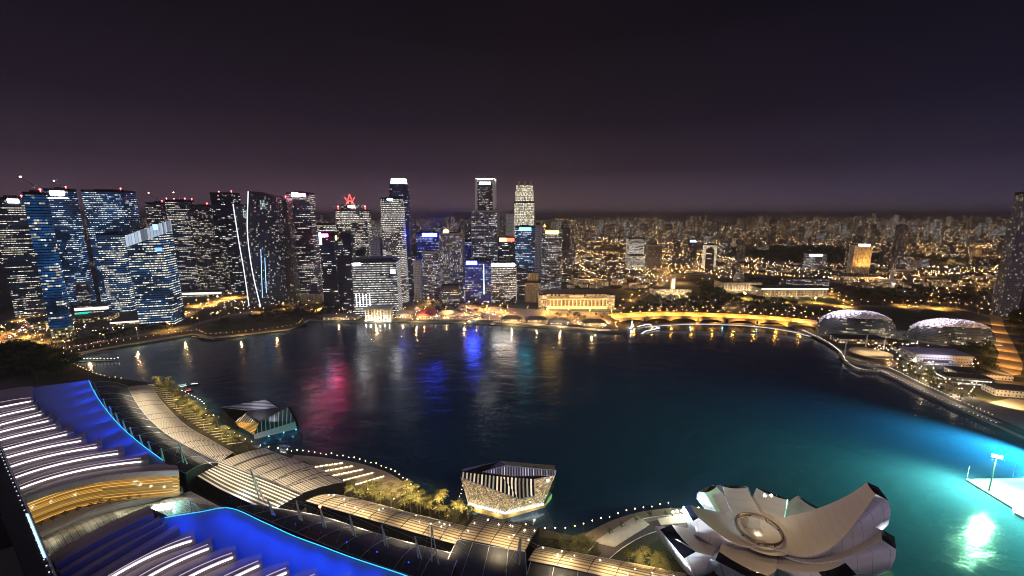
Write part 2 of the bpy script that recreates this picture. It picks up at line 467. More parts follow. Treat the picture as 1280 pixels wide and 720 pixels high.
cvs = N.new('ShaderNodeVectorMath'); cvs.operation = 'SCALE'; L.new(cr.outputs[0], cvs.inputs[0]); L.new(cmr.outputs[0], cvs.inputs[3])
L.new(cvs.outputs[0], mu.inputs[6]); L.new(tint.outputs[0], mu.inputs[7])
sk = N.new('ShaderNodeVectorMath'); sk.operation = 'SCALE'; sk.inputs[3].default_value = .1
L.new(sky.outputs[0], sk.inputs[0])
ad = N.new('ShaderNodeVectorMath'); ad.operation = 'ADD'
L.new(mu.outputs[2], ad.inputs[0]); L.new(sk.outputs[0], ad.inputs[1])
L.new(ad.outputs[0], bg.inputs[0]); bg.inputs[1].default_value = 1.0

sun = bpy.data.lights.new('ambient_fill', 'SUN'); sun.energy = .42; sun.angle = rad(60); sun.color = (.74, .66, 1)  # broad sun added as ambient fill, standing in for city glow
so = bpy.data.objects.new('ambient_fill', sun); COL.objects.link(so); so.rotation_euler = (rad(35), 0, rad(-40))

scene.view_settings.view_transform = 'Standard'; scene.view_settings.look = 'None'
scene.view_settings.exposure = 0; scene.view_settings.gamma = 1
scene.render.engine = 'CYCLES'
cy = scene.cycles
cy.use_denoising = True
cy.max_bounces = 5; cy.diffuse_bounces = 2; cy.glossy_bounces = 3; cy.transmission_bounces = 2; cy.volume_bounces = 0
cy.sample_clamp_indirect = 4; cy.sample_clamp_direct = 0
cy.caustics_reflective = True; cy.caustics_refractive = False
cy.use_light_tree = True
cy.pixel_filter_type = 'BLACKMAN_HARRIS'; cy.filter_width = 1.0

# ------------------------------------------------------------------ water
m, nt, b = new_mat('bay_water'); N, L = nt.nodes, nt.links
b.inputs['Base Color'].default_value = (.020, .048, .092, 1)
b.inputs['Roughness'].default_value = .13
b.inputs['IOR'].default_value = 1.33
tcw = N.new('ShaderNodeTexCoord')
n1 = N.new('ShaderNodeTexNoise'); n1.inputs['Scale'].default_value = .035; n1.inputs['Detail'].default_value = 8; n1.inputs['Roughness'].default_value = .62
n1.inputs['Distortion'].default_value = .6
mp = N.new('ShaderNodeMapping'); mp.inputs['Scale'].default_value = (1, 1.6, 1)
L.new(tcw.outputs['Object'], mp.inputs[0]); L.new(mp.outputs[0], n1.inputs['Vector'])
bp = N.new('ShaderNodeBump'); bp.inputs['Strength'].default_value = .72; bp.inputs['Distance'].default_value = .9
L.new(n1.outputs['Fac'], bp.inputs['Height']); L.new(bp.outputs[0], b.inputs['Normal'])
n2 = N.new('ShaderNodeTexNoise'); n2.inputs['Scale'].default_value = .012; n2.inputs['Detail'].default_value = 4
L.new(tcw.outputs['Object'], n2.inputs['Vector'])
mrw = N.new('ShaderNodeMapRange'); mrw.inputs[1].default_value = .3; mrw.inputs[2].default_value = .7; mrw.inputs[3].default_value = .10; mrw.inputs[4].default_value = .22
L.new(n2.outputs['Fac'], mrw.inputs[0]); L.new(mrw.outputs[0], b.inputs['Roughness'])
M_water = m
q = MB(); q.face([(-1500, 20, 0), (2500, 20, 0), (2500, 1400, 0), (-1500, 1400, 0)])
tag(q.build('water', M_water), kind='structure')

# ------------------------------------------------------------------ ground: one sheet with the bay left open
NEAR = [(1200, 900), (1128, 735), (1098, 690), (1010, 655), (935, 637), (872, 633), (830, 637), (790, 647), (755, 659), (715, 669), (690, 664), (650, 652), (600, 645), (570, 637), (545, 630),
        (524, 620), (508, 603), (480, 588), (440, 577), (400, 571), (365, 568), (340, 564), (313, 556), (287, 541), (262, 526), (257, 514), (248, 506), (236, 500), (226, 491), (214, 484), (186, 478), (150, 473),
        (122, 468), (108, 460), (88, 451), (84, 445)]
FAR = [(100, 440), (150, 431), (240, 417), (268, 421), (362, 411), (386, 399), (420, 401), (450, 402), (500, 401), (560, 402), (615, 404), (690, 409), (745, 414), (775, 415), (800, 404), (900, 403), (985, 406), (1000, 412),
       (1030, 424), (1048, 438), (1056, 452), (1075, 462), (1100, 463), (1150, 487), (1200, 510), (1245, 530), (1290, 550), (1400, 600)]
shore = [at(x, y, 2.5) for x, y in NEAR] + [at(x, y, 2.5) for x, y in FAR]
out = [Vector((900, 330, 2.5)), Vector((3000, 500, 2.5)), Vector((40000, 2000, 2.5)), Vector((40000, 50000, 2.5)), Vector((-40000, 50000, 2.5)), Vector((-40000, -400, 2.5)), Vector((300, -400, 2.5)), Vector((300, 60, 2.5))]
poly = shore + out
m, nt, b = new_mat('city_ground'); N, L = nt.nodes, nt.links
tcg = N.new('ShaderNodeTexCoord'); na = N.new('ShaderNodeTexNoise'); na.inputs['Scale'].default_value = .012; na.inputs['Detail'].default_value = 8
L.new(tcg.outputs['Object'], na.inputs['Vector'])
rp = N.new('ShaderNodeValToRGB'); e0 = rp.color_ramp.elements
e0[0].position = .40; e0[0].color = (.018, .026, .014, 1); e0[1].position = .58; e0[1].color = (.075, .066, .06, 1)
L.new(na.outputs['Fac'], rp.inputs[0]); L.new(rp.outputs[0], b.inputs['Base Color']); b.inputs['Roughness'].default_value = .85
M_ground = m
M_quay = mat('quay_stone', (.26, .23, .20), .8, scale=.3)
g = MB()
for t in tessellate_polygon([poly]):
    a, bb, c = (poly[k] for k in t)
    g.face([a, bb, c] if (bb - a).cross(c - a).z > 0 else [a, c, bb])
for a, bb in zip(shore[:-1], shore[1:]):
    g.face([(a.x, a.y, -1), (a.x, a.y, 2.5), (bb.x, bb.y, 2.5), (bb.x, bb.y, -1)], 1)
tag(g.build('ground', [M_ground, M_quay], origin=Vector((0, 0, 0))), kind='structure')

def ribbon_flat(name, px, width, z, material, kind='structure', n=24):
    c = smooth([at(x, y, z) for x, y in px], n)
    A, B = [], []
    for i, p in enumerate(c):
        d = (c[min(i + 1, n - 1)] - c[max(i - 1, 0)]); d.z = 0; d.normalize()
        s = Vector((-d.y, d.x, 0)) * width / 2
        A.append(p - s); B.append(p + s)
    q = MB(); q.strip(A, B)
    o = q.build(name, material, origin=Vector((0, 0, 0)))
    return tag(o, kind=kind), c

M_asph = mat('asphalt', (.055, .052, .05), .75, scale=.2)
m = striped('asphalt_lanes', (.11, .10, .09), (.55, .52, .45), 3.5, .955, 1, .75)
M_lane = m
M_prom = mat('promenade_paving', (.30, .26, .21), .8, scale=.4)
M_sand = mat('bare_sandy_earth', (.36, .26, .14), .9, scale=.05, var=.45)
M_grass = mat('lawn_grass', (.022, .040, .016), .9, scale=.2, var=.4)

# roads: (pixels, width, lamp spacing m, energy)
ROADS = [
 ([(-30, 452), (10, 425), (45, 402), (62, 385), (78, 372)], 38, 42, 6),
 ([(-30, 412), (20, 424), (55, 431), (75, 437), (100, 433), (150, 423), (200, 415), (235, 408), (300, 392), (380, 384)], 16, 40, 3),
 ([(225, 398), (262, 378), (300, 372), (360, 378), (400, 390)], 26, 40, 8),
 ([(400, 394), (470, 393), (540, 392), (600, 391), (660, 391), (720, 394), (775, 397)], 20, 40, 4.0),
 ([(520, 383), (560, 378), (610, 386), (640, 388)], 24, 36, 3.5),
 ([(770, 388), (800, 372), (830, 352), (850, 340), (880, 330)], 20, 60, 2.6),
 ([(930, 372), (960, 374), (1000, 377), (1040, 381), (1100, 383), (1150, 384), (1190, 385)], 24, 45, 10.0),
 ([(1010, 398), (1045, 392), (1060, 384), (1045, 372), (1020, 360), (990, 350)], 18, 50, 2.2),
 ([(1190, 385), (1225, 392), (1245, 398), (1290, 402)], 16, 60, .6),
 ([(700, 352), (760, 350), (820, 347), (880, 342)], 16, 70, 2.2),
 ([(690, 330), (760, 326), (840, 322), (930, 318)], 18, 110, 2.4),
 ([(720, 312), (820, 306), (930, 300)], 24, 160, 3),
 ([(1040, 352), (1100, 351), (1160, 346), (1240, 345)], 18, 80, 2),
 ([(1090, 330), (1150, 322), (1220, 312), (1270, 305)], 20, 130, 2.4),
 ([(1140, 390), (1200, 360), (1235, 340), (1260, 318)], 16, 90, .6),
]
ROAD_LAMPS = []
for k, (px, wd, sp_, en) in enumerate(ROADS):
    o, c = ribbon_flat('road', px, wd, 2.504 + .004 * k, M_lane, n=40)
    L_ = 0; last = -1e9
    for i in range(1, len(c)):
        seg = (c[i] - c[i - 1]).length
        t = 0
        while last + sp_ <= L_ + seg:
            last = max(last + sp_, L_)
            f = (last - L_) / seg
            d = (c[i] - c[i - 1]).normalized(); s = Vector((-d.y, d.x, 0))
            p = c[i - 1].lerp(c[i], f)
            ROAD_LAMPS.append((p + s * (wd / 2 + 1), en, math.atan2(-s.y, -s.x)))
            ROAD_LAMPS.append((p - s * (wd / 2 + 1), en, math.atan2(s.y, s.x)))
        L_ += seg
# sandy works site and sports field, padang lawns
def patch(name, px, z, material, kind='structure'):
    q = MB(); q.cap([at(x, y, z) for x, y in px], None if False else z)
    return tag(q.build(name, material, origin=Vector((0, 0, 0))), kind=kind)
patch('earth', [(1236, 392), (1252, 396), (1256, 410), (1268, 432), (1279, 455), (1276, 468), (1250, 470), (1244, 458), (1249, 440), (1238, 424), (1240, 408)], 2.58, M_sand)
patch('field', [(960, 380), (1050, 386), (1190, 391), (1170, 400), (1030, 394), (950, 388)], 2.59, M_grass)
patch('bright_ground_patch', [(505, 399), (520, 384), (560, 379), (640, 385), (690, 388), (776, 391), (778, 401), (740, 408), (690, 404), (610, 400)], 2.575, mat('bright_ground_paving', (.30, .25, .19), .8, scale=.1))  # pale ground added to brighten the amber band along the quay
for x, y in ((525, 391), (560, 388), (595, 390), (625, 393), (655, 393), (690, 394), (722, 396), (755, 397)): light('SPOT', at(x, y, 16), 50000, (1, .50, .12), .5, target=at(x, y, 2), spot=155)  # unseen amber spots added over the pale ground
patch('lawn', [(905, 369), (940, 366), (1040, 373), (1060, 379), (930, 377)], 2.585, M_grass)
patch('lawn', [(300, 400), (372, 399), (384, 405), (364, 410), (300, 414), (270, 416), (255, 410)], 2.587, M_grass)
# ------------------------------------------------------------------ downtown towers
SQ = [(-.5, -.5), (.5, -.5), (.5, .5), (-.5, .5)]
CH = [(-.5, -.32), (-.32, -.5), (.32, -.5), (.5, -.32), (.5, .32), (.32, .5), (-.32, .5), (-.5, .32)]
RND = [(.5 * math.cos(a) * (1 if abs(math.cos(a)) < .8 else 1), .5 * math.sin(a)) for a in (2 * math.pi * k / 20 for k in range(20))]
STAD = [(.5 * math.copysign(abs(math.cos(a)) ** .6, math.cos(a)), .5 * math.copysign(abs(math.sin(a)) ** .6, math.sin(a))) for a in (2 * math.pi * (k + .5) / 24 for k in range(24))]

def fit(x0, x1, ytop, Y, asp, rot, shape):
    """plan polygon whose silhouette at roof level spans photo x0..x1 when its centre stands Y metres ahead"""
    xc = (x0 + x1) / 2
    c = on_y(xc, ytop, Y); z = c.z
    w_ = (x1 - x0) / FPX * proj(c)[2]
    cx = c.x
    cs, sn = math.cos(rot), math.sin(rot)
    for _ in range(8):
        P = [(cx + (x * cs - y * asp * sn) * w_, Y + (x * sn + y * asp * cs) * w_) for x, y in shape]
        q = [proj((p[0], p[1], z))[0] for p in P]
        w_ *= (x1 - x0) / (max(q) - min(q))
        cx += (xc - (max(q) + min(q)) / 2) / FPX * proj((cx, Y, z))[2]
    return P, z

def facing(px):
    """wall of polygon P most turned to the camera's side"""
    best, bi = -9, 0
    n = len(px)
    for i in range(n):
        a, b = Vector((*px[i][:2], 0)), Vector((*px[(i + 1) % n][:2], 0))
        if (b - a).length < 6: continue
        nrm = Vector(((b - a).y, -(b - a).x, 0)).normalized()
        mid = (a + b) / 2
        s = nrm.dot(-mid.normalized()) * ((b - a).length) ** .5
        if s > best: best, bi = s, i
    return bi

def panel_on(P, i, u0, u1, z0, z1, name, material, parent, out=.5):
    a, b = Vector((*P[i][:2], 0)), Vector((*P[(i + 1) % len(P)][:2], 0))
    n = Vector(((b - a).y, -(b - a).x, 0)).normalized()
    p, q = a.lerp(b, u0), a.lerp(b, u1)
    m = MB()
    m.prism([(p.x, p.y), (p.x + n.x * out, p.y + n.y * out), (q.x + n.x * out, q.y + n.y * out), (q.x, q.y)][::-1] if False else
            [tuple((p + n * .02)[:2]), tuple((p + n * out)[:2]), tuple((q + n * out)[:2]), tuple((q + n * .02)[:2])], z0, z1, 0, 0, bottom=True)
    return m.build(name, material, parent)

TOWERS = {}
def tower(label, x0, x1, ytop, Y, fm, asp=.8, rot=0, shape=SQ, z0=2.5, sign=None, red=False, plant=True, crown=None, taper=None, name='office_tower', cat='tower', podium=None, mast=False, slope=None, parapet=True, fins=0):
    P, z = fit(x0, x1, ytop, Y, asp, rad(rot), shape)
    if z < z0 + 8: z = z0 + 8
    cx = sum(p[0] for p in P) / len(P); cyy = sum(p[1] for p in P) / len(P)
    t = thing(name, label, cat, (cx, cyy, z0))
    zt = z - (3 if parapet else 0)
    q = MB()
    if slope:                      # roof plane that climbs along the facade
        zs = [z - slope * (1 - (proj((p[0], p[1], z))[0] - x0) / (x1 - x0)) for p in P]
        q.prism(P, z0, [a - 14 for a in zs], 0, 1)
        q.build('body', [FM[fm], M_roof], t)
        q = MB(); q.prism(P, 0, 0, 0, None)
        q = MB(); n = len(P)
        u = 0
        for i in range(n):
            a, b = P[i], P[(i + 1) % n]; Lw = math.hypot(b[0] - a[0], b[1] - a[1])
            q.face([(*a, zs[i] - 14), (*b, zs[(i + 1) % n] - 14), (*b, zs[(i + 1) % n] + 4), (*a, zs[i] + 4)], 0, [(u, 0), (u + Lw, 0), (u + Lw, 18), (u, 18)]); u += Lw
        q.build('crown_glass', facade('crown_lit_glass', Bay=4.5, Floor=20, WinW=.9, WinH=1.0, RowFrac=2, Hi=1, Lo=.9, Strength=.9, ColA=(.75, .85, 1), ColB=(.5, .7, 1), Wall=(.2, .22, .3), Dim=.2), t)
    else:
        q.prism(P, z0, zt, 0, 1, top=scale_poly(P, taper) if taper else None)
        q.build('body', [FM[fm], M_roof], t)
    Pt = scale_poly(P, taper) if taper else P
    if parapet and not slope:
        q = MB(); a, b = scale_poly(Pt, 1.012), scale_poly(Pt, .94)
        n = len(a)
        for i in range(n):
            j = (i + 1) % n
            q.face([(*a[i], zt - 1.2), (*a[j], zt - 1.2), (*a[j], z), (*a[i], z)])
            q.face([(*a[i], z), (*a[j], z), (*b[j], z), (*b[i], z)])
            q.face([(*b[j], zt + .05), (*b[i], zt + .05), (*b[i], z), (*b[j], z)])
            q.face([(*a[j], zt - 1.2), (*a[i], zt - 1.2), (*Pt[i], zt - 1.2), (*Pt[j], zt - 1.2)])
        q.build('parapet', M_conc if fm in ('grey', 'pale', 'fins', 'resid') else M_dark, t)
    if fins:
        q = MB(); n = len(P)
        for i in range(n):
            a, b = Vector((*P[i], 0)), Vector((*P[(i + 1) % n], 0)); Lw = (b - a).length
            nn = Vector(((b - a).y, -(b - a).x, 0)).normalized()
            if Lw < 5: continue
            k = max(2, int(Lw / fins))
            for s in range(k + 1):
                p = a.lerp(b, s / k) + nn * .5
                q.box(p.x, p.y, z0, .7, .98, zt - z0 - .02, math.atan2((b - a).y, (b - a).x))
        q.build('fins', M_conc if fm in ('grey', 'pale', 'fins') else M_steel, t)
    span = math.dist(P[0], P[len(P) // 2])
    if plant and not slope:
        q = MB()
        r_ = RN.uniform(.25, .4)
        q.box(cx + RN.uniform(-.06, .06) * span, cyy, zt + .03, span * r_, span * r_ * .8, RN.uniform(4, 7), rad(rot))
        q.build('plant_room', M_roof, t)
    if mast:
        q = MB(); q.tube((cx + span * .1, cyy, zt), (cx + span * .1, cyy, z + mast), .5, .15); q.build('antenna', M_steel, t)
    if red:
        q = MB(); n_ = 2 if red is True else red
        for i in range(n_):
            p = Pt[(i * 2 + 1) % len(Pt)] if n_ < len(Pt) else Pt[i]
            p = (lerp(p[0], cx, .12), lerp(p[1], cyy, .12))
            b_ = MB(); b_.tube((*p, z - 2.5), (*p, z + 2.5), .25); b_.ball((*p, z + 3.4), 1.25)
            b_.build('warning_light', E_redlamp, t)
    for s in (sign or []):
        i = facing(Pt) if len(s) < 6 else s[5]
        panel_on(Pt, i, s[0], s[1], z - s[2] - s[3], z - s[2], 'sign', s[4], t, out=.9)
    if crown == 'white':
        q = MB(); a = scale_poly(Pt, 1.03); n = len(a)
        q.prism(a, zt - 9, zt - 4.5, 0, 0, bottom=True); q.build('crown_light', E_whites, t)
    if podium:
        Q = scale_poly(P, podium[0]); q = MB(); q.prism(Q, z0, z0 + podium[1], 0, 1); q.build('podium', [FM[podium[2]], M_roof], t)
    TOWERS[label] = (t, P, z)
    return t, P, z

Tw = tower
Tw('dark office tower at the far left edge with a white rooftop sign', -14, 44, 247, 770, 'rows', .8, 24, sign=[(.52, .86, 3, 7, E_white)], red=1)
Tw('dark tower standing nearest the water on the far left, blue glass stripe down it', 27, 59, 240, 600, 'darkblue', .75, 26, red=1, podium=(1.06, 22, 'lowwarm'))
t, P, z = Tw('tall glass tower with white lit top floors beside the nearest dark tower', 54, 95, 236, 840, 'bluerows', .8, 20, sign=[(.25, .85, 5, 8, E_white)], red=1)
panel_on(P, facing(P), .02, .98, z - 20, z - 17.5, 'lit_band', E_whites, t)
Tw('broad dark blue tower with a plain roofline and red roof lamp', 101, 169, 238, 880, 'bluerows', .7, 18, red=1)
Tw('dim blue glass block tucked left of the tower with the sloping lit crown', 119, 160, 291, 800, 'brightblue', .7, 14)
t, P, z = Tw('bright blue glass tower with a sloping white lit crown at the water', 153, 214, 278, 705, 'brightblue', .75, 16, slope=26)
panel_on(P, facing(P), .80, .93, z - 12, z - 3, 'sign', lamp_mat('crown_sign', (.25, .5, 1), 3), t)
panel_on(P, facing(P), .78, .96, z - 48, z - 42, 'sign', lamp_mat('pale_blue_sign', (.12, .3, 1), 3), t)
Tw('dark tower with two roof cranes behind the sloping lit crown', 181, 212, 253, 1020, 'speck', .8, 14, red=1)
Tw('wide dark tower dotted with white windows and a row of red roof lamps', 206, 242, 250, 1010, 'rows', .8, 12, red=4)
Tw('stepped neighbour of the white dotted tower with level dark roof', 236, 268, 256, 1000, 'speck', .8, 12, red=1)
Tw('slim dark tower rising behind the twin curved apartment towers', 262, 300, 241, 1010, 'darkfew', .8, 10, red=2)
Tw('grey apartment slab right of the twin curved apartment towers', 333, 367, 248, 850, 'resid', .9, 6, red=1, name='apartment_tower')
t, P, z = Tw('glass office tower crowned by a white and red sign, on a brown podium', 358, 393, 241, 880, 'rows', .8, 8, podium=(1.25, 22, 'warmwall'))
panel_on(P, facing(P), .22, .52, z - 9, z - 1, 'sign', E_white, t)
panel_on(P, facing(P), .54, .84, z - 8, z - 2, 'sign', E_red, t)
t, P, z = Tw('dark low tower with blue and red corner signs left of the banded block', 398, 422, 290, 820, 'darkfew', .9, 6)
panel_on(P, facing(P), .02, .16, z - 24, z - 1, 'sign', E_cool, t)
panel_on(P, facing(P), .20, .62, z - 9, z - 3, 'sign', E_red, t)
t, P, z = Tw('dark office block with an orange corner sign facing the bay', 418, 443, 293, 800, 'darkfew', .9, 5)
panel_on(P, facing(P), .04, .14, z - 10, z - 2, 'sign', E_gold, t)
t, P, z = Tw('wide tower with a red star emblem and a white sign on its stepped roof', 419, 463, 262, 960, 'bright', .7, 8, red=0)
q = MB(); q.prism(rect((P[0][0] + P[2][0]) / 2, (P[0][1] + P[2][1]) / 2, 46, 34, rad(8)), z, z + 11, 0, 1); q.build('upper_block', [FM['speck'], M_roof], t)
cx, cyy = (P[0][0] + P[2][0]) / 2, (P[0][1] + P[2][1]) / 2 - 17
q = MB()
for (a, b) in (((-9, 12), (0, 20)), ((0, 20), (9, 12)), ((-11, 27), (-3, 13)), ((11, 27), (3, 13)), ((0, 34), (-4, 22)), ((0, 34), (4, 22)), ((-9, 12), (-3, 20)), ((9, 12), (3, 20))):
    q.tube((cx + a[0], cyy, z + a[1]), (cx + b[0], cyy, z + b[1]), .55)
q.build('emblem', lamp_mat('emblem_red', (1, .06, .05), 8), t)
q = MB(); q.box(cx + 3, cyy - .8, z + 4, 15, .8, 5); q.build('sign', E_white, t)
for dx in (-32, 30):
    q = MB(); q.tube((cx + dx, cyy + 10, z), (cx + dx, cyy + 10, z + 6), .3); q.ball((cx + dx, cyy + 10, z + 7), 1.5); q.build('warning_light', E_redlamp, t)
Tw('low brown block tucked between the red emblem tower and the banded block', 443, 458, 314, 850, 'speck', .8, 5)
t, P, z = Tw('wide white banded office block standing over the colonnaded pier', 439, 500, 324, 775, 'bands', .55, 6, plant=False)
q = MB(); q.prism(scale_poly(P, .86), z - 2.9, z + 4, 0, 1); q.build('roof_lounge', [M_dark, M_roof], t)
panel_on(P, facing(P), .02, .2, z - 9, z - 4.5, 'sign', E_white, t)
panel_on(P, facing(P), .87, .96, z - 25, z - 17, 'sign', E_white, t)
for k in range(5):
    panel_on(P, facing(P), .05 + k * .075, .063 + k * .075, 22, 46, 'lit_column', E_whites, t)
Tw('round fronted bright tower with curved glass and a blue lit top', 474, 506, 247, 890, 'bright', .8, 0, STAD, taper=.93, sign=[(.1, .9, 3, 3, E_cool), ])
t, P, z = Tw('tall dark tower with a white glowing crown behind the round bright tower', 486, 512, 238, 980, 'darkfew', .9, 4, CH, plant=False)
q = MB(); Q = scale_poly(P, .92); q.prism(Q, z, z + 14, 0, 1); q.build('upper_shaft', [FM['darkfew'], M_roof], t)
q = MB(); Q = scale_poly(P, .8); q.prism(Q, z + 14, z + 26, 0, 1, top=scale_poly(P, .74)); q.build('crown_light', [E_whites, M_roof], t)
Tw('plain pale slab between the round bright tower and the grey striped tower', 516, 527, 325, 900, 'pale', 1.0, 0)
Tw('blue lit tower behind the grey striped tower', 520, 551, 290, 1010, 'violet', .8, 0, sign=[(.3, .95, 2, 8, E_blue)])
Tw('grey striped office tower with a flat top above the red roofed pavilion', 527, 549, 313, 900, 'grey', .9, 0, shape=STAD)
t, P, z = Tw('grey finned tower under a warm lit roof dome', 549, 580, 291, 920, 'fins', .8, 0, fins=7)
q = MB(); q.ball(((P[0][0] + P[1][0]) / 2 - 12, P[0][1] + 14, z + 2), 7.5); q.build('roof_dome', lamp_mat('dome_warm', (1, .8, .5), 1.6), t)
t, P, z = Tw('deep blue tower with a glowing blue sign and a lit cross of glazing', 581, 616, 324, 880, 'violet', .7, -3, sign=[(.06, .46, 2, 7, E_blue), (.08, .40, 3.2, 4, E_cool)])
panel_on(P, facing(P), .70, .74, 24, z - 8, 'lit_seam', lamp_mat('seam_light', (.5, .75, 1), 1.6), t)
t, P, z = Tw('tallest slim white edged tower with a lit rim, set on a wider shaft', 589, 624, 263, 1010, 'grey', .8, -4, fins=9)
A, zA = fit(595, 619, 224, 1010, .8, rad(-4), SQ)
q = MB(); q.prism(A, z - 2.9, zA, 0, 1); q.build('upper_shaft', [FM['speck'], M_roof], t)
for i in (0, 1, 2, 3):
    q = MB(); q.box(A[i][0], A[i][1], z, 5, 5, zA - z - .3, rad(-4)); q.build('corner_pier', M_white, t)
q = MB(); q.prism(scale_poly(A, 1.08), zA - 3, zA + .5, 0, 0, bottom=True); q.build('crown_light', E_whites, t)
panel_on(A, 0, .2, .8, zA - 13, zA - 8, 'sign', E_white, t)
Tw('office tower with a wide white glowing top sign above the quay', 614, 646, 327, 890, 'bright', .7, -4, sign=[(.04, .96, 1.5, 6, E_white)])
Tw('dark tower with a red and orange top sign behind the white topped tower', 622, 645, 296, 990, 'darkfew', .8, -4, sign=[(.1, .5, 2, 8, E_gold), (.52, .95, 2, 8, E_red2)])
Tw('blank pale slab behind the red signed dark tower', 632, 643, 267, 1180, 'pale', .8, 0)
t, P, z = Tw('stone clad tower lit warm white with stepped octagonal top', 643, 668, 252, 1080, 'uob', 1.0, -4, CH, plant=False)
for k, (sc_, h0, h1) in enumerate(((.92, 0, 26), (.84, 26, 40))):
    q = MB(); q.prism(scale_poly(P, sc_), z + h0, z + h1, 0, 1); q.build('upper_shaft', [FM['uob'], M_roof], t)
for k in (-1, 0, 1):
    q = MB(); q.box((P[0][0] + P[4][0]) / 2 + k * 15, (P[0][1] + P[4][1]) / 2 - 24, z + 37.5, 4, 3, 12); q.build('roof_pinnacle', [M_stone], t)
q = MB(); q.tube((P[0][0] + 12, P[0][1] + 20, z + 40), (P[0][0] + 12, P[0][1] + 20, z + 47), .4); q.ball((P[0][0] + 12, P[0][1] + 20, z + 48), 1.8); q.build('warning_light', E_redlamp, t)
Tw('deep blue tower with a cyan sign below the stone clad lit tower', 644, 669, 282, 960, 'bluerows', .8, -4, sign=[(.2, .8, 4, 7, E_cyan)])
Tw('narrow blank pale tower wedged beside the cyan signed tower', 667, 678, 281, 985, 'pale', 1.2, -4)
Tw('rounded grey banded tower topped by a gold sign', 677, 703, 287, 950, 'grey', .9, -4, RND, plant=False, sign=[(0, 1, 2, 7, E_gold, 13), (0, 1, 2, 7, E_gold, 14), (0, 1, 2, 7, E_gold, 15), (0, 1, 2, 7, E_gold, 16)])
t, P, z = Tw('cream stepped building beside the golden columned hotel', 656, 676, 350, 890, 'warmwall', .8, -5, plant=False)
q = MB(); q.prism(scale_poly(P, .74), z, z + 17, 0, 1); q.build('upper_block', [FM['warmwall'], M_roof], t)
# fill-in blocks between and behind them
for lab, x0, x1, yt, Y, fm in (
  ('dark mid block between the far left tower and the nearest tower', 12, 34, 330, 820, 'speck'),
  ('low grey block behind the dark waterside tower', 92, 112, 352, 830, 'grey'),
  ('plain dark block in the gap right of the broad dark blue tower', 168, 184, 285, 980, 'speck'),
  ('dim block left of the twin curved apartment towers, dotted with windows', 262, 282, 300, 980, 'speck'),
  ('short lit block behind the corner signed dark tower', 396, 420, 279, 1050, 'bright'),
  ('grey block seen between the red emblem tower and the round bright tower', 462, 475, 300, 930, 'pale'),
  ('dark block right of the tall tower with the glowing crown', 508, 520, 318, 960, 'darkfew'),
  ('low office block behind the deep blue tower', 578, 596, 300, 1080, 'violet'),
  ('low dark block under the white topped tower', 640, 658, 335, 930, 'rows'),
  ('short lit block in front of the grey finned tower', 552, 574, 356, 850, 'rows'),
  ('low grey block left of the deep blue tower', 566, 586, 345, 900, 'fins'),
):
    Tw(lab, x0, x1, yt, Y, fm, .8, 4, plant=False)

# twin curved apartment towers with white light lines
M_sail = facade('curved_flats', Bay=3.4, Floor=3.4, WinW=.6, WinH=.5, RowFrac=.0, Hi=.5, Lo=.17, Strength=.95, ColA=(.95, .93, .95), ColB=(1, .8, .55), Wall=(.06, .06, .085), Dim=.05, DimCol=(.2, .25, .5))
def sail(label, lead_px, trail_px, Y, dep):
    """a tower whose lead edge leans and curves; lead/trail: pixels from base to tip"""
    t = thing('apartment_tower', label, 'tower', on_y(*lead_px[0], Y))
    n = 14
    Lp = smooth([on_y(*p, Y) for p in lead_px], n); Tp = smooth([on_y(*p, Y + 14) for p in trail_px], n)
    Lb = [p + Vector((8, dep, 0)) for p in Lp]; Tb = [p + Vector((0, dep, 0)) for p in Tp]
    q = MB()
    rings = [[Lp[k], Tp[k], Tb[k], Lb[k]] for k in range(n)]
    for k in range(n - 1):
        a, b = rings[k], rings[k + 1]; u = 0
        for i in range(4):
            j = (i + 1) % 4; Lw = (a[j] - a[i]).length
            q.face([a[i], a[j], b[j], b[i]], 0, [(u, a[i].z), (u + Lw, a[j].z), (u + Lw, b[j].z), (u, b[i].z)]); u += Lw
    q.face(rings[-1], 1)
    q.build('body', [M_sail, M_roof], t)
    q = MB(); q.path([p + Vector((-.6, -1.0, 0)) for p in Lp], .85, 5); q.build('light_line', lamp_mat('line_white', (.85, .92, 1), 1.5), t)
    top = Tp[-1]
    q = MB(); a = Lp[-1]; q.box((a.x + top.x) / 2 + 3, a.y - 1.5, min(a.z, top.z) - 22, 9, 1.2, 16); q.build('sign', facade('sign_grid', Bay=3, Floor=3, WinW=.7, WinH=.7, RowFrac=2, Hi=1, Lo=1, Strength=1.1, ColA=(.7, .95, .95), ColB=(.8, 1, 1), Wall=(.1, .1, .12)), t)
    return t
sail('lower curved apartment tower outlined by a white light line', [(312, 382), (306, 340), (299, 300), (292, 255)], [(337, 382), (334, 340), (329, 300), (322, 259)], 820, 30)
sail('higher curved apartment tower, its white light line bending down to the water', [(326, 382), (316, 338), (310, 290), (311, 239)], [(352, 380), (350, 340), (348, 290), (345, 247)], 800, 30)
q = MB()
for dx, y0, y1 in ((0, 312, 372), (5, 322, 366)):
    q.tube(on_y(328 + dx, y1, 792), on_y(326 + dx, y0, 792), .5)
tag(q.build('light_sculpture', lamp_mat('line_blue', (.35, .6, 1), 2.2)), 'blue white vertical light lines on the higher curved apartment tower', 'light')

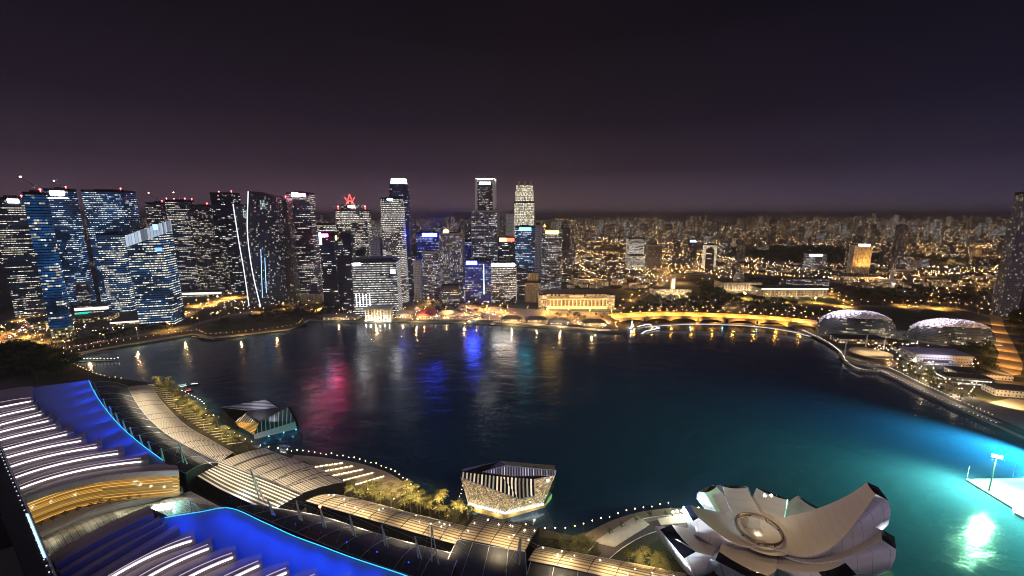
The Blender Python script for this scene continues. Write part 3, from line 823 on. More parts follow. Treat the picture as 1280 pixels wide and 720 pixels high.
# roof cranes
def crane(base, jib, h, label):
    t = thing('tower_crane', label, 'crane', base)
    b = Vector(base)
    q = MB(); q.tube(b, b + Vector((0, 0, h)), .7, .7, 4); q.build('mast', M_steel, t)
    q = MB(); q.tube(b + Vector((0, 0, h)), b + Vector((jib, 0, h + abs(jib) * .75)), .55, .3, 4); q.tube(b + Vector((0, 0, h)), b + Vector((-jib * .3, 0, h + 1)), .7, .7, 4); q.build('jib', M_steel, t)
    q = MB(); q.ball(b + Vector((jib, 0, h + abs(jib) * .75)), 1.3); q.build('jib_lamp', E_warm, t)
for lab, jib, lab2 in (('dark tower standing nearest the water on the far left, blue glass stripe down it', -16, 'roof crane on the nearest dark tower at far left'),
                       ('tall glass tower with white lit top floors beside the nearest dark tower', -9, 'roof crane above the white lit top floors'),
                       ('dark tower with two roof cranes behind the sloping lit crown', -18, 'roof crane pointing left behind the sloping lit crown'),
                       ('wide dark tower dotted with white windows and a row of red roof lamps', -12, 'roof crane beside the row of red roof lamps')):
    t, P, z = TOWERS[lab]
    crane((P[0][0] * .5 + P[2][0] * .5, P[0][1] * .5 + P[2][1] * .5, z), jib, 9, lab2)

# ------------------------------------------------------------------ special buildings on the far shore
def block(label, px0, px1, py, h, dep, fm, rot=0, name='building', cat='building', z0=2.5, roofm=None, roof=None):
    """box whose front-base edge runs px0..px1 at row py"""
    a, b = at(px0, py, z0), at(px1, py, z0)
    Lw = (b - a).length; c = (a + b) / 2 + Vector((0, dep / 2, 0))
    P = rect(c.x, c.y, Lw, dep, rad(rot))
    t = thing(name, label, cat, (c.x, c.y, z0))
    q = MB(); q.prism(P, z0, z0 + h, 0, 1); q.build('wall', [FM[fm] if isinstance(fm, str) else fm, roofm or M_roof], t)
    q = MB(); q.prism(scale_poly(P, 1.04), z0 + h + .02, z0 + h + .9, 0, 0, bottom=True); q.build('roof', roofm or M_roof, t)
    return t, P, z0 + h

# golden columned hotel
a, b = at(674, 386, 2.5), at(767, 386, 2.5); Y0 = a.y; wd = b.x - a.x; cx = (a.x + b.x) / 2
t = thing('grand_hotel', 'golden floodlit hotel with a long colonnade and pitched roof at the bridge', 'building', (cx, Y0, 2.5))
q = MB(); q.prism(rect(cx, Y0 + 23.5, wd - 8, 40), 2.5, 26, 0, 1); q.build('wall', [FM['hotelwall'], M_roof], t)
q = MB()
for k in range(19):
    q.tube((a.x + 7 + (wd - 14) * k / 18, Y0 + .4, 8), (a.x + 7 + (wd - 14) * k / 18, Y0 + .4, 22), 1.3, 1.15, 8)
q.build('colonnade', M_stone, t)
q = MB(); q.box(cx, Y0 - .2, 22, wd + 1.5, 3.5, 2.2); q.box(cx, Y0 - .4, 2.5, wd + 1, 3.2, 5.4); q.build('entablature', M_stone, t)
q = MB(); q.prism(rect(cx, Y0 + 23, wd - 14, 32), 26.02, 32, 0, 1); q.build('attic_storey', [FM['hotelwall'], M_roof], t)
q = MB(); w2 = wd - 16
for s in (-1, 1):
    q.face([(cx - w2 / 2, Y0 + 23 - 15 * s, 32.1), (cx + w2 / 2, Y0 + 23 - 15 * s, 32.1), (cx + w2 / 2 - 10, Y0 + 23, 39), (cx - w2 / 2 + 10, Y0 + 23, 39)][::s])
for s in (-1, 1):
    q.face([(cx + s * w2 / 2, Y0 + 8, 32.1), (cx + s * w2 / 2, Y0 + 38, 32.1), (cx + s * (w2 / 2 - 10), Y0 + 23, 39)][::s])
q.build('roof', mat('dark_tiles', (.10, .085, .08), .8), t)
for s in (-1, 1):
    q = MB(); q.prism(rect(cx + s * (wd / 2 - 7), Y0 + 8, 16, 20), 2.5, 31, 0, 1); q.build('corner_pavilion', [FM['lowwarm'], M_roof], t)
q = MB(); q.box(cx, Y0 + 6, 26.1, 30, 9, 4); q.build('pediment_block', M_stone, t)
for k in range(11):
    light('POINT', (a.x + 6 + (wd - 12) * k / 10, Y0 - 7, 6), 7000, (1, .60, .18), .5)
    light('POINT', (a.x + 6 + (wd - 12) * k / 10, Y0 - 13, 24), 6500, (1, .74, .40), .5)

# colonnaded pier building and pavilions along the quay
Hf = lambda fm: FM[fm]
a, b = at(457, 401, 2.5), at(489, 401, 2.5)
t = thing('pier_building', 'white lit colonnaded pier building standing in the water', 'building', ((a.x + b.x) / 2, a.y, .5))
cx, Y0, wd = (a.x + b.x) / 2, a.y - 2, b.x - a.x
q = MB(); q.box(cx, Y0 + 12, -.5, wd + 4, 30, 3.5); q.build('deck', M_conc, t)
q = MB(); q.prism(rect(cx, Y0 + 14, wd - 5, 20), 3.05, 24, 0, 1); q.build('wall', [FM['lowwarm'], M_roof], t)
q = MB()
for k in range(9):
    q.box(a.x + .8 + (wd - 1.6) * k / 8, Y0 + 1.2, 3.02, 1.5, 1.6, 20)
q.build('colonnade', M_white, t)
q = MB(); q.box(cx, Y0 + 12, 24.05, wd + 2, 26, 1.6); q.build('roof', M_conc, t)
for k in range(6):
    light('POINT', (a.x + 2 + (wd - 4) * k / 5, Y0 - 2.5, 5), 7000, (1, .86, .6), .4)

def pavilion(label, px0, px1, py, h, dep, roof_col, fm='lowwarm', pitch=5):
    a, b = at(px0, py, 2.5), at(px1, py, 2.5); wd = b.x - a.x; cx = (a.x + b.x) / 2; Y0 = a.y
    t = thing('waterside_pavilion', label, 'building', (cx, Y0, 2.5))
    q = MB(); q.prism(rect(cx, Y0 + dep / 2, wd, dep), 2.5, 2.5 + h, 0, 1); q.build('wall', [FM[fm], M_roof], t)
    z = 2.52 + h; q = MB(); o = 1.5
    A = [(cx - wd / 2 - o, Y0 - o, z), (cx + wd / 2 + o, Y0 - o, z), (cx + wd / 2 + o, Y0 + dep + o, z), (cx - wd / 2 - o, Y0 + dep + o, z)]
    if wd > dep:
        r0, r1 = (cx - wd / 2 + dep * .4, Y0 + dep / 2, z + pitch), (cx + wd / 2 - dep * .4, Y0 + dep / 2, z + pitch)
        q.face([A[0], A[1], r1, r0]); q.face([A[1], A[2], r1]); q.face([A[2], A[3], r0, r1]); q.face([A[3], A[0], r0])
    else:
        r0, r1 = (cx, Y0 - o, z + pitch), (cx, Y0 + dep + o, z + pitch)
        q.face([A[0], A[1], r0], 0); q.face([A[1], A[2], r1, r0]); q.face([A[2], A[3], r1]); q.face([A[3], A[0], r0, r1])
    q.face(A[::-1])
    q.build('roof', roof_col, t)
    return t, Vector((cx, Y0, z))
M_redroof = mat('red_roof_tiles', (.42, .07, .05), .8)
M_greyroof = mat('grey_roof_sheet', (.10, .10, .12), .6)
PAVL = []
for lab, x0, x1, y, h, d, rm, fm in (
  ('red roofed pier pavilion with white gable facing the water', 521, 541, 400, 8, 45, M_redroof, 'lowwarm'),
  ('low flat roofed restaurant on the jetty left of the colonnaded pier', 404, 446, 400, 5, 14, M_greyroof, 'lowwarm'),
  ('small white pavilion right of the colonnaded pier building', 495, 514, 398, 9, 20, M_conc, 'lowwarm'),
  ('dark roofed quay pavilion, leftmost of the pair before the hotel', 627, 652, 404, 7, 20, M_greyroof, 'lowwarm'),
  ('dark roofed quay pavilion, right one of the pair before the hotel', 657, 684, 405, 7, 20, M_greyroof, 'lowwarm'),
  ('pale low pavilion with lit terraces below the hotel', 688, 712, 406, 5, 18, M_conc, 'bright'),
  ('dark gabled quay pavilion nearest the bridge', 730, 758, 408, 6, 20, M_greyroof, 'lowwarm'),
  ('small round edged kiosk by the white boats', 588, 604, 398, 6, 14, M_greyroof, 'bright'),
  ('glass restaurant pavilion by the road left of the white boats', 548, 570, 396, 6, 18, M_conc, 'lowwarm'),
):
    t, c = pavilion(lab, x0, x1, y, h, d, rm, fm)
    PAVL.append(c)
for c in PAVL:
    light('POINT', c + Vector((0, -7, -1)), 9000, (1, .68, .32), .5)

# long white lit terminal, low retail roofs on the left shore
def lowhall(label, px0, px1, py, h, dep, fm, rot, strip=True):
    t, P, z = block(label, px0, px1, py, h, dep, fm, rot, 'low_hall', 'building')
    if strip:
        panel_on(P, 0, .02, .98, z - h * .55, z - h * .15, 'light_band', lamp_mat('hall_light', (1, .94, .84), 1.2), t)
    return t
lowhall('long white lit low hall behind the bright blue tower', 220, 275, 371, 12, 26, 'bright', 8)
lowhall('flat roofed retail hall with light lines on the left quay', 92, 128, 403, 9, 34, 'lowwarm', 26, False)
lowhall('grey roofed retail hall below the broad dark blue tower', 96, 142, 391, 14, 30, 'rows', 22)
lowhall('low terrace hall at the foot of the bright blue tower', 138, 168, 406, 7, 24, 'lowwarm', 20)
t = lowhall('dark louvred hall left of the dark waterside tower', 22, 58, 412, 14, 26, 'lowwarm', -34, False)
p = at(104, 392, 14); q = MB(); q.box(p.x, p.y, 14.5, 17, 14, 1.2, rad(20)); tag(q.build('roof_pool', lamp_mat('pool_light', (.05, .75, .55), .9)), 'glowing green rooftop pool on the left quay hall', 'pool')

block('row of white lit riverside shophouses behind the golden hotel', 700, 792, 352, 8, 16, 'bright', 2, 'shophouse_row')
block('amber lit riverside shophouses left of the cream concert hall', 792, 816, 360, 9, 16, 'lowwarm', 3, 'shophouse_row')
# civic district
def dome(c, r, material, parent, name='dome', sz=1.0):
    q = MB(); n, m_ = 16, 6
    for j in range(m_):
        for i in range(n):
            pts = []
            for jj, ii in ((j, i), (j, i + 1), (j + 1, i + 1), (j + 1, i)):
                th = math.pi / 2 * jj / m_; ph = 2 * math.pi * ii / n
                pts.append((c[0] + r * math.cos(th) * math.cos(ph), c[1] + r * math.cos(th) * math.sin(ph), c[2] + r * sz * math.sin(th)))
            q.face(pts if j < m_ - 1 else pts[:3])
    return q.build(name, material, parent, smooth_it=True)
t, P, z = block('domed stone courthouse with classical columns on the far lawn', 903, 951, 364, 22, 45, 'warmwall', 0, 'courthouse')
cx = (P[0][0] + P[1][0]) / 2; Y0 = P[0][1]
q = MB(); q.tube((cx, Y0 + 18, z), (cx, Y0 + 18, z + 12), 13, 12, 16); q.build('drum', FM['warmwall'], t)
dome((cx, Y0 + 18, z + 12), 12, M_steel, t); q = MB(); q.tube((cx, Y0 + 18, z + 24), (cx, Y0 + 18, z + 33), 1.6, .3); q.build('finial', M_steel, t)
q = MB()
for k in range(14):
    q.tube((lerp(P[0][0], P[1][0], (k + .5) / 14), Y0 - 1.2, 5), (lerp(P[0][0], P[1][0], (k + .5) / 14), Y0 - 1.2, 20), 1, .9, 8)
q.build('colonnade', M_stone, t)
for k in range(5): light('POINT', (lerp(P[0][0], P[1][0], (k + .5) / 5), Y0 - 10, 5), 11000, (1, .78, .48), .5)
t, P, z = block('long low city hall with a white lit cornice right of the domed courthouse', 951, 1034, 371, 20, 40, 'warmwall', 0, 'city_hall')
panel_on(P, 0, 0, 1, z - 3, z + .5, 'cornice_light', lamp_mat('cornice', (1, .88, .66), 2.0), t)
q = MB()
for k in range(18):
    q.tube((lerp(P[0][0], P[1][0], (k + .5) / 18), P[0][1] - 1.2, 5), (lerp(P[0][0], P[1][0], (k + .5) / 18), P[0][1] - 1.2, 17), 1, .9, 8)
q.build('colonnade', M_stone, t)
for k in range(5): light('POINT', (lerp(P[0][0], P[1][0], (k + .5) / 5), P[0][1] - 12, 4), 9000, (1, .72, .38), .5)
block('grey hall with small lit windows behind the long city hall', 990, 1036, 358, 20, 40, 'grey', 0)
block('brown flat roofed hall behind the domed courthouse', 935, 985, 356, 18, 40, 'hdbd', 0)
t, P, z = block('cream concert hall below the slim clock tower', 818, 864, 369, 14, 36, 'lowwarm', 0, 'concert_hall')
for k in range(3): light('POINT', (lerp(P[0][0], P[1][0], (k + .5) / 3), P[0][1] - 10, 5), 22000, (1, .76, .42), .5)
c = Vector(((P[0][0] + P[1][0]) / 2, P[0][1] + 6, z))
t = thing('clock_tower', 'slim cream clock tower rising above the concert hall', 'tower', c)
q = MB(); q.box(c.x, c.y, 16.6, 9, 9, 26); q.build('shaft', M_stone, t)
q = MB(); q.box(c.x, c.y, 42.62, 10.5, 10.5, 2); q.box(c.x, c.y, 44.64, 7, 7, 8); q.build('belfry', M_stone, t)
q = MB(); q.tube((c.x, c.y - 4.6, 38), (c.x, c.y - 5.0, 38), 2.6, 2.6, 16); q.build('clock_face', lamp_mat('clock_light', (1, .92, .75), 2), t)
q = MB(); q.tube((c.x, c.y, 52.6), (c.x, c.y, 60), 4, .3, 8); q.build('spire', M_greyroof, t)
light('POINT', (c.x - 4, c.y - 14, 26), 24000, (1, .82, .55), .5)
p = at(1111, 356, 2.5); t = thing('cathedral', 'small white cathedral with a pointed spire', 'church', p)
q = MB(); q.box(p.x, p.y + 12, 2.5, 16, 46, 15); q.build('nave', M_white, t); q = MB(); q.tube((p.x, p.y - 4, 2.5), (p.x, p.y - 4, 30), 5, 4.5, 8); q.tube((p.x, p.y - 4, 30), (p.x, p.y - 4, 62), 4.4, .2, 8); q.build('spire', M_white, t)
light('POINT', (p.x - 10, p.y - 26, 8), 24000, (1, .9, .75), .5)

# mid distance towers
t, P, z = Tw('amber floodlit hotel tower with a white roof sign', 1063, 1091, 305, 1290, 'warmwall', .6, -14, sign=[(.2, .85, -1, 7, E_whites)], plant=False, fins=6)
for k in range(4):
    p = Vector((*P[0], 0)).lerp(Vector((*P[1], 0)), (k + .5) / 4); n = Vector((.25, -1, 0)).normalized()
    light('SPOT', p + n * 30 + Vector((0, 0, 10)), 230000, (1, .50, .10), 1.0, target=p + Vector((0, 0, 85)), spot=75)
block('lit amber podium hall at the foot of the amber hotel tower', 1052, 1098, 352, 14, 40, 'lowwarm', -8)
Tw('dark blue hotel tower with a bluish white roof sign on the hillside', 1005, 1034, 317, 1380, 'grey', .8, -10, STAD, sign=[(0, 1, 1, 6, E_whites, 14), (0, 1, 1, 6, E_whites, 15), (0, 1, 1, 6, E_whites, 16), (0, 1, 1, 6, E_whites, 17)], plant=False)
Tw('grey slab hotel left of the paler slab beyond the field', 1112, 1142, 336, 1330, 'grey', .6, -12)
Tw('tall narrow grey slab right of the amber hotel tower', 1140, 1153, 325, 1420, 'pale', .8, -12)
Tw('paler slab beside the tall narrow grey slab', 1150, 1163, 323, 1450, 'grey', .8, -12)
Tw('brown apartment slab in the old town right of the towers', 808, 828, 306, 1450, 'resid', .7, 0)
Tw('office block with bright white lit floors in the old town', 783, 806, 297, 1560, 'bright', .7, 0)
Tw('low bright block below the white floored office block', 784, 806, 318, 1420, 'bright', .8, 0)
Tw('brown tower with a dim top in the old town', 857, 872, 300, 1700, 'hdbd', .8, 0, sign=[(.2, .8, 2, 5, E_cool)])
Tw('dark twin edged tower with a gold lit face in the old town', 879, 897, 305, 1450, 'uob', .9, 0, mast=14)
Tw('small orange lit block on the far rise', 915, 928, 296, 2200, 'lowwarm', .8, 0, plant=False)
Tw('squat grey block behind the dark twin edged tower', 900, 914, 302, 1900, 'hdbc', .8, 0)
Tw('lattice of dark flats at the right edge, tall and leaning out', 1269, 1306, 240, 760, 'paleflats', .9, -20, name='apartment_tower', red=0)
Tw('lower grey annex at the foot of the right edge tower', 1244, 1266, 352, 900, 'grey', .8, -16)
def height_at(X, Y, py):
    v = (py - 360) / FPX
    return CAM_H - Y * (SP + v * CP) / (CP - v * SP)

# ------------------------------------------------------------------ bridges
M_bridge = mat('bridge_concrete', (.42, .36, .28), .8, scale=.2)
c = smooth([at(764, 396, 9), at(830, 393, 10.5), at(900, 395, 11), at(960, 398, 10.5), at(1024, 404, 9)], 41)
t = thing('road_bridge', 'long low road bridge lit orange across the river mouth', 'bridge', Vector((c[20].x, c[20].y, 0)))
def offs(c, d, dz=0):
    o = []
    for i, p in enumerate(c):
        v = c[min(i + 1, len(c) - 1)] - c[max(i - 1, 0)]; v.z = 0; v.normalize()
        o.append(p + Vector((-v.y, v.x, 0)) * d + Vector((0, 0, dz)))
    return o
q = MB(); A, B = offs(c, -16), offs(c, 16); q.strip(A, B); q.build('deck', mat('bridge_asphalt', (.30, .26, .22), .8), t)
for s in (-1, 1):
    q = MB(); e = offs(c, 16.4 * s); 
    q.strip(offs(c, 16.4 * s, -2.0), offs(c, 16.4 * s, 1.3)); q.strip(offs(c, 15.9 * s, 1.3), offs(c, 15.9 * s, -.5)); q.strip(offs(c, 15.9 * s, 1.3), offs(c, 16.4 * s, 1.3)); q.build('parapet', M_bridge, t)
for k in range(7):
    i0 = 1 + k * 5.6; f = lambda x: c[min(40, int(x))].lerp(c[min(40, int(x) + 1)], x - int(x))
    q = MB(); n = 10
    for side in (-15.5, 15.5):
        lo, hi = [], []
        for j in range(n + 1):
            p = f(i0 + 5.2 * j / n); p2 = c[min(40, int(i0) + 1)] - c[int(i0)]; v = Vector((-p2.y, p2.x, 0)).normalized()
            top = p + v * side + Vector((0, 0, -1.9)); bot = Vector((top.x, top.y, lerp(1.0, p.z - 3.2, math.sin(math.pi * j / n) ** .6)))
            hi.append(top); lo.append(bot)
        q.strip(lo, hi)
        if side < 0: l0 = lo
        else: q.strip(l0, lo)
    q.build('arch', M_bridge, t)
    pm = f(i0 + 2.6); light('POINT', (pm.x, pm.y - 9, 2.2), 7000, (1, .46, .08), .4)
for i in range(1, 40, 2):
    for s in (-1, 1):
        ROAD_LAMPS.append((offs(c, 15 * s)[i] - Vector((0, 0, 0)), 1.0, 0))
    if i % 4 == 1:
        light('SPOT', c[i] + Vector((0, 0, 11)), 140000, (1, .42, .05), .6, target=c[i], spot=165)
        light('SPOT', Vector((c[i].x, c[i].y - 26, 3)), 24000, (1, .46, .08), .6, target=Vector((c[i].x, c[i].y, 7)), spot=120)

c2 = smooth([at(806, 408, 4), at(850, 405, 7), at(900, 405, 8), at(950, 408, 7), at(990, 414, 5), at(1014, 420, 4)], 41)
t = thing('footbridge', 'slim white curved footbridge lit along its edge before the road bridge', 'bridge', Vector((c2[20].x, c2[20].y, 0)))
q = MB(); q.strip(offs(c2, -3), offs(c2, 3)); q.strip(offs(c2, 3, -1.2), offs(c2, -3, -1.2)); q.strip(offs(c2, -3, -1.2), offs(c2, -3)); q.strip(offs(c2, 3), offs(c2, 3, -1.2)); q.build('deck', M_white, t)
for s in (-1, 1):
    q = MB(); q.path(offs(c2, 3 * s, 1.1), .12, 4); q.build('railing', M_steel, t)
q = MB(); q.path(offs(c2, -3.2, -.3), .28, 4); q.build('edge_light', lamp_mat('footbridge_light', (.9, .97, 1), 1.5), t)
for i in (12, 20, 28):
    q = MB(); q.tube((c2[i].x, c2[i].y, -2), (c2[i].x, c2[i].y, c2[i].z - 1.2), 1.0, 1.6); q.build('pier', M_conc, t)
    q = MB(); q.ball((c2[i].x, c2[i].y - 2.2, 1.6), .7); q.build('pier_lamp', lamp_mat('pier_cyan', (.3, .9, 1), 14), t)

# white zigzag jetty and spouting statue by the bridge
t = thing('jetty', 'white zigzag jetty in the water left of the footbridge', 'jetty', at(808, 411, .5))
for a, b in (((797, 408), (810, 405)), ((810, 405), (824, 410)), ((824, 410), (806, 414)), ((806, 414), (802, 417))):
    p, r = at(*a, 1.2), at(*b, 1.2); d = r - p; q = MB(); q.box((p.x + r.x) / 2, (p.y + r.y) / 2, .6, d.length + 3.6, 3.6, .7, math.atan2(d.y, d.x)); q.build('deck', M_white, t)
    q = MB(); q.tube(p + Vector((0, -1.9, .5)), r + Vector((0, -1.9, .5)), .3); q.build('edge_light', lamp_mat('jetty_light', (.92, .96, 1), 4), t)
p = at(790, 408, 2.5)
t = thing('lion_fish_statue', 'white spouting statue with a fish body on the quay beside the jetty', 'statue', p)
q = MB(); q.tube(p, p + Vector((0, 0, 2)), 3.2, 3.0, 12); q.build('base', M_conc, t)
q = MB()
sec = [(2, 1.9, 0), (4, 1.7, .3), (6, 1.4, .2), (7.5, 1.2, -.2), (9, 1.5, -.5), (10.2, 1.4, -.6), (11, .6, -.5)]
for (z0, r0, o0), (z1, r1, o1) in zip(sec[:-1], sec[1:]): q.tube(p + Vector((0, o0, z0)), p + Vector((0, o1, z1)), r0, r1, 10)
q.tube(p + Vector((0, -1.4, 9.3)), p + Vector((0, -2.6, 9.0)), .7, .5); q.build('body', M_white, t)
q = MB(); arc = [p + Vector((0, -2.6 - k, 9.0 - .09 * k * k)) for k in range(0, 10)]; q.path(arc, .25, 5); q.build('water_spout', mat('white_spray', (.8, .85, .9), .4), t)
light('POINT', p + Vector((-3, -7, 2)), 12000, (1, .97, .9), .3)

# ------------------------------------------------------------------ spiky domes and outdoor theatre
M_shade = striped('lilac_sunshades', (.78, .75, .80), (.30, .28, .33), 2.2, .72, 0, .5, var=.15, cross=2.2)
M_dglass = facade('dome_glass', Bay=3, Floor=2.6, WinW=.9, WinH=.85, RowFrac=.10, Hi=.7, Lo=.04, Strength=.6, ColA=(1, .85, .6), ColB=(1, .7, .35), Wall=(.10, .10, .11), Dim=.05, DimCol=(.5, .5, .5), Run=4)
def shell_dome(label, pl, pr, py, ytop, dep, rot):
    a, b = at(*pl, 2.5), at(*pr, 2.5); cx, Y = (a.x + b.x) / 2, (a.y + b.y) / 2 + dep / 2
    rx = (b.x - a.x) / 2 * 1.04; h = height_at(cx, Y, ytop) - 2.5
    t = thing('shell_dome', label, 'concert hall', (cx, Y, 2.5))
    n, m_ = 48, 14; R = rad(rot)
    def P(i, j):
        th, ph = math.pi / 2 * j / m_, 2 * math.pi * i / n
        ct = math.cos(th) ** .8
        x, y, z = rx * ct * math.cos(ph), dep / 2 * ct * math.sin(ph), h * math.sin(th) ** .9
        return Vector((cx + x * math.cos(R) - y * math.sin(R), Y + x * math.sin(R) + y * math.cos(R), 2.5 + z))
    A, B = MB(), MB()
    for j in range(m_):
        for i in range(n):
            f = [P(i, j), P(i + 1, j), P(i + 1, j + 1), P(i, j + 1)] if j < m_ - 1 else [P(i, j), P(i + 1, j), P(i, m_)]
            ph = (i + .5) / n * 2 * math.pi
            roof = j >= 7.2 - 1.5 * abs(math.cos(ph)) ** 3 - (2.2 if math.sin(ph) > 0 else -.2)
            u0, u1 = rx * 2 * math.pi * i / n, rx * 2 * math.pi * (i + 1) / n; v0, v1 = (h + 20) * j / m_, (h + 20) * (j + 1) / m_
            uv = [(u0, v0), (u1, v0), (u1, v1), (u0, v1)][:len(f)]
            if roof:
                B.face([p + (p - Vector((cx, Y, 2.5))).normalized() * 1.0 for p in f], 0, uv)
                if j < m_ - 1 and (i + j) % 2 == 0:     # raised triangular shades
                    mid = (f[0] + f[1] + f[2] + f[3]) / 4; nn = (mid - Vector((cx, Y, 2.5))).normalized()
                    B.face([f[0] + nn * 1.05, f[1] + nn * 1.05, mid + nn * 3.2], 0); B.face([f[1] + nn * 1.05, f[2] + nn * 1.05, mid + nn * 3.2], 0); B.face([f[3] + nn * 1.05, f[0] + nn * 1.05, mid + nn * 3.2], 0)
            else:
                A.face(f, 0, uv)
    A.build('glass_wall', M_dglass, t); B.build('roof_shades', M_shade, t)
    for k in (-.7, -.25, .2, .65):
        light('SPOT', (cx + rx * k, Y - dep * .05, h + 30), 110000, (.95, .88, 1), 1, target=(cx + rx * k, Y + 3, h), spot=75)  # unseen overhead spots stand in for the dome's inner lighting
    for k in (-.7, -.2, .3, .7):
        light('SPOT', (cx + rx * k, Y - dep * .66, 5), 14000, (1, .72, .36), .5, target=(cx + rx * k, Y, 10), spot=120)
    return t
shell_dome('spiky shell dome with lilac lit roof, the left one nearer the bridge', (1040, 421), (1140, 425), 422, 390, 62, -8)
shell_dome('spiky shell dome with lilac lit roof, the right one beside the sandy ground', (1162, 430), (1262, 432), 430, 401, 56, -8)
p = at(1083, 449, 2.5)
t = thing('outdoor_theatre', 'oval outdoor theatre roof with tall white masts at the water', 'theatre', p)
def oval(c, rx, ry, n=28): return [(c.x + rx * math.cos(2 * math.pi * k / n), c.y + ry * math.sin(2 * math.pi * k / n)) for k in range(n)]
q = MB(); q.prism(oval(p, 30, 30), 2.5, 4.5, 0, 0); q.build('terrace', M_prom, t)
q = MB(); q.prism(oval(p + Vector((6, 2, 0)), 23, 22), 10, 11.2, 0, 0, bottom=True); q.build('canopy', mat('canopy_fabric', (.62, .52, .36), .6), t)
for x, y, tp in ((1055, 447, 424), (1082, 434, 419), (1104, 440, 424)):
    b_ = at(x, y, 3); q = MB(); q.tube(b_, (b_.x, b_.y, height_at(b_.x, b_.y, tp)), 1.0, .5, 8); q.build('mast', M_white, t)
for k in range(4): light('SPOT', p + Vector((-14 + 13 * k, -8 + 8 * (k % 2), 22)), 9000, (1, .74, .40), .5, target=p + Vector((-10 + 11 * k, 0, 4)), spot=110)
t, P, z = block('long low violet grey theatre annex by the waterfront lawn', 1152, 1212, 457, 13, 30, 'pale', -10, 'theatre_annex', roofm=mat('violet_grey_roof', (.30, .29, .36), .7))
panel_on(P, 0, .12, .62, 6, 10, 'window_strip', FM['hdbc'], t)
light('SPOT', (P[0][0] + 20, P[0][1] - 22, 20), 40000, (.85, .82, 1), .6, target=(P[0][0] + 18, P[0][1] + 14, 6), spot=120)
block('dark oval roofed hall between the left dome and the outdoor theatre', 1052, 1108, 430, 7, 22, 'lowwarm', -6)
block('white lit waterfront eatery below the sandy ground', 1190, 1238, 482, 8, 16, 'bright', -14)
t, P, z = block('pale blue shed roof behind the waterfront eatery', 1205, 1262, 474, 6, 20, 'pale', -14)
block('low pale store on the lit yard at the right edge', 1252, 1292, 497, 7, 18, 'pale', -14)
block('dim pavilion between the two spiky domes', 1125, 1150, 441, 6, 14, 'lowwarm', -8)
patch('yard', [(1225, 505), (1262, 498), (1300, 502), (1300, 545), (1250, 524), (1218, 512)], 2.62, mat('yard_paving', (.22, .20, .18), .9))
light('SPOT', at(1257, 492, 16), 150000, (1, .62, .22), .8, target=at(1257, 500, 2), spot=150)
for x, y, e in ((1243, 396, 50000), (1247, 405, 50000), (1246, 415, 50000), (1252, 426, 55000), (1258, 436, 55000), (1264, 446, 55000), (1270, 455, 55000), (1258, 460, 55000), (1264, 466, 50000)):
    light('SPOT', at(x, y, 18), e, (1, .50, .14), .8, target=at(x, y, 2), spot=160)

# ------------------------------------------------------------------ floating stage with floodlight masts
E_flood = lamp_mat('floodlight_glass', (.92, 1, .98), 160)
M_turf = mat('pale_stage_floor', (.52, .66, .60), .7, scale=.05, var=.1)
pf = [at(1208, 599, 1.6), at(1266, 634, 1.6), at(1268, 640, 1.6), at(1330, 672, 1.6)]
d = (pf[1] - pf[0]).normalized(); nrm = Vector((-d.y, d.x, 0))
if nrm.x < 0: nrm = -nrm
far = pf[0] + nrm * 120
t = thing('floating_stage', 'white floodlit floating stage with a green pitch at the right edge', 'platform', (pf[0].x, pf[0].y, 0))
poly_ = [(p.x, p.y) for p in pf] + [((pf[3] + nrm * 120).x, (pf[3] + nrm * 120).y), (far.x, far.y)]
top = [at(1208, 599, 1.6), at(1300, 597, 1.6)]
dd = (top[1] - top[0]).normalized()
poly_ = [(p.x, p.y) for p in pf] + [((pf[3] + dd * 110).x, (pf[3] + dd * 110).y), ((pf[0] + dd * 110).x, (pf[0] + dd * 110).y)]
q = MB(); q.prism(poly_, -1, 1.6, 0, 0); q.build('deck', M_white, t)
inner = scale_poly(poly_, .86); q = MB(); q.cap(inner, 1.612); q.build('pitch', M_turf, t)
q = MB()
lines = scale_poly(poly_, .82); n = len(lines)
for i in range(n):
    a, b = Vector((*lines[i], 1.63)), Vector((*lines[(i + 1) % n], 1.63)); v = (b - a).normalized(); s = Vector((-v.y, v.x, 0)) * .3
    q.face([a, b, b + s, a + s])
q.build('pitch_lines', M_white, t)
q = MB()
for i in range(5):
    a, b = Vector((*poly_[i], 2.6)), Vector((*poly_[(i + 1) % 6], 2.6)); q.tube(a, b, .08, None, 4)
q.build('railing', M_steel, t)
def flood_mast(base, topz, label, aim, lamps=5):
    t = thing('floodlight_mast', label, 'floodlight', base)
    q = MB(); q.tube(base, (base.x, base.y, topz), .55, .28, 8); q.build('pole', M_dark, t)
    a = (Vector(aim) - Vector(base)); a.z = 0; a.normalize(); s = Vector((-a.y, a.x, 0))
    q = MB(); h = Vector((base.x, base.y, topz))
    for r_ in range(2):
        q.tube(h + s * -2.6 + Vector((0, 0, r_ * 1.2)), h + s * 2.6 + Vector((0, 0, r_ * 1.2)), .12, None, 4)
    q.build('head_frame', M_dark, t)
    q = MB()
    for r_ in range(2):
        for k in range(lamps):
            c_ = h + s * (-2.2 + 4.4 * k / (lamps - 1)) + Vector((0, 0, r_ * 1.2)) + a * .3
            q.tube(c_, c_ + a * .35 + Vector((0, 0, -.25)), .42, .5, 8)
    q.build('floodlamps', E_flood, t)
    return h
b0 = at(1236, 614, 1.6); hz = height_at(b0.x, b0.y, 571)
FM_heads = [flood_mast(b0, hz, 'tall floodlight mast with a dazzling white lamp head on the floating stage', (b0.x - 40, b0.y - 60, 0))]
for k, off in enumerate((75, 150)):
    bb = pf[0] + dd * off + d * (12 if k else 30)
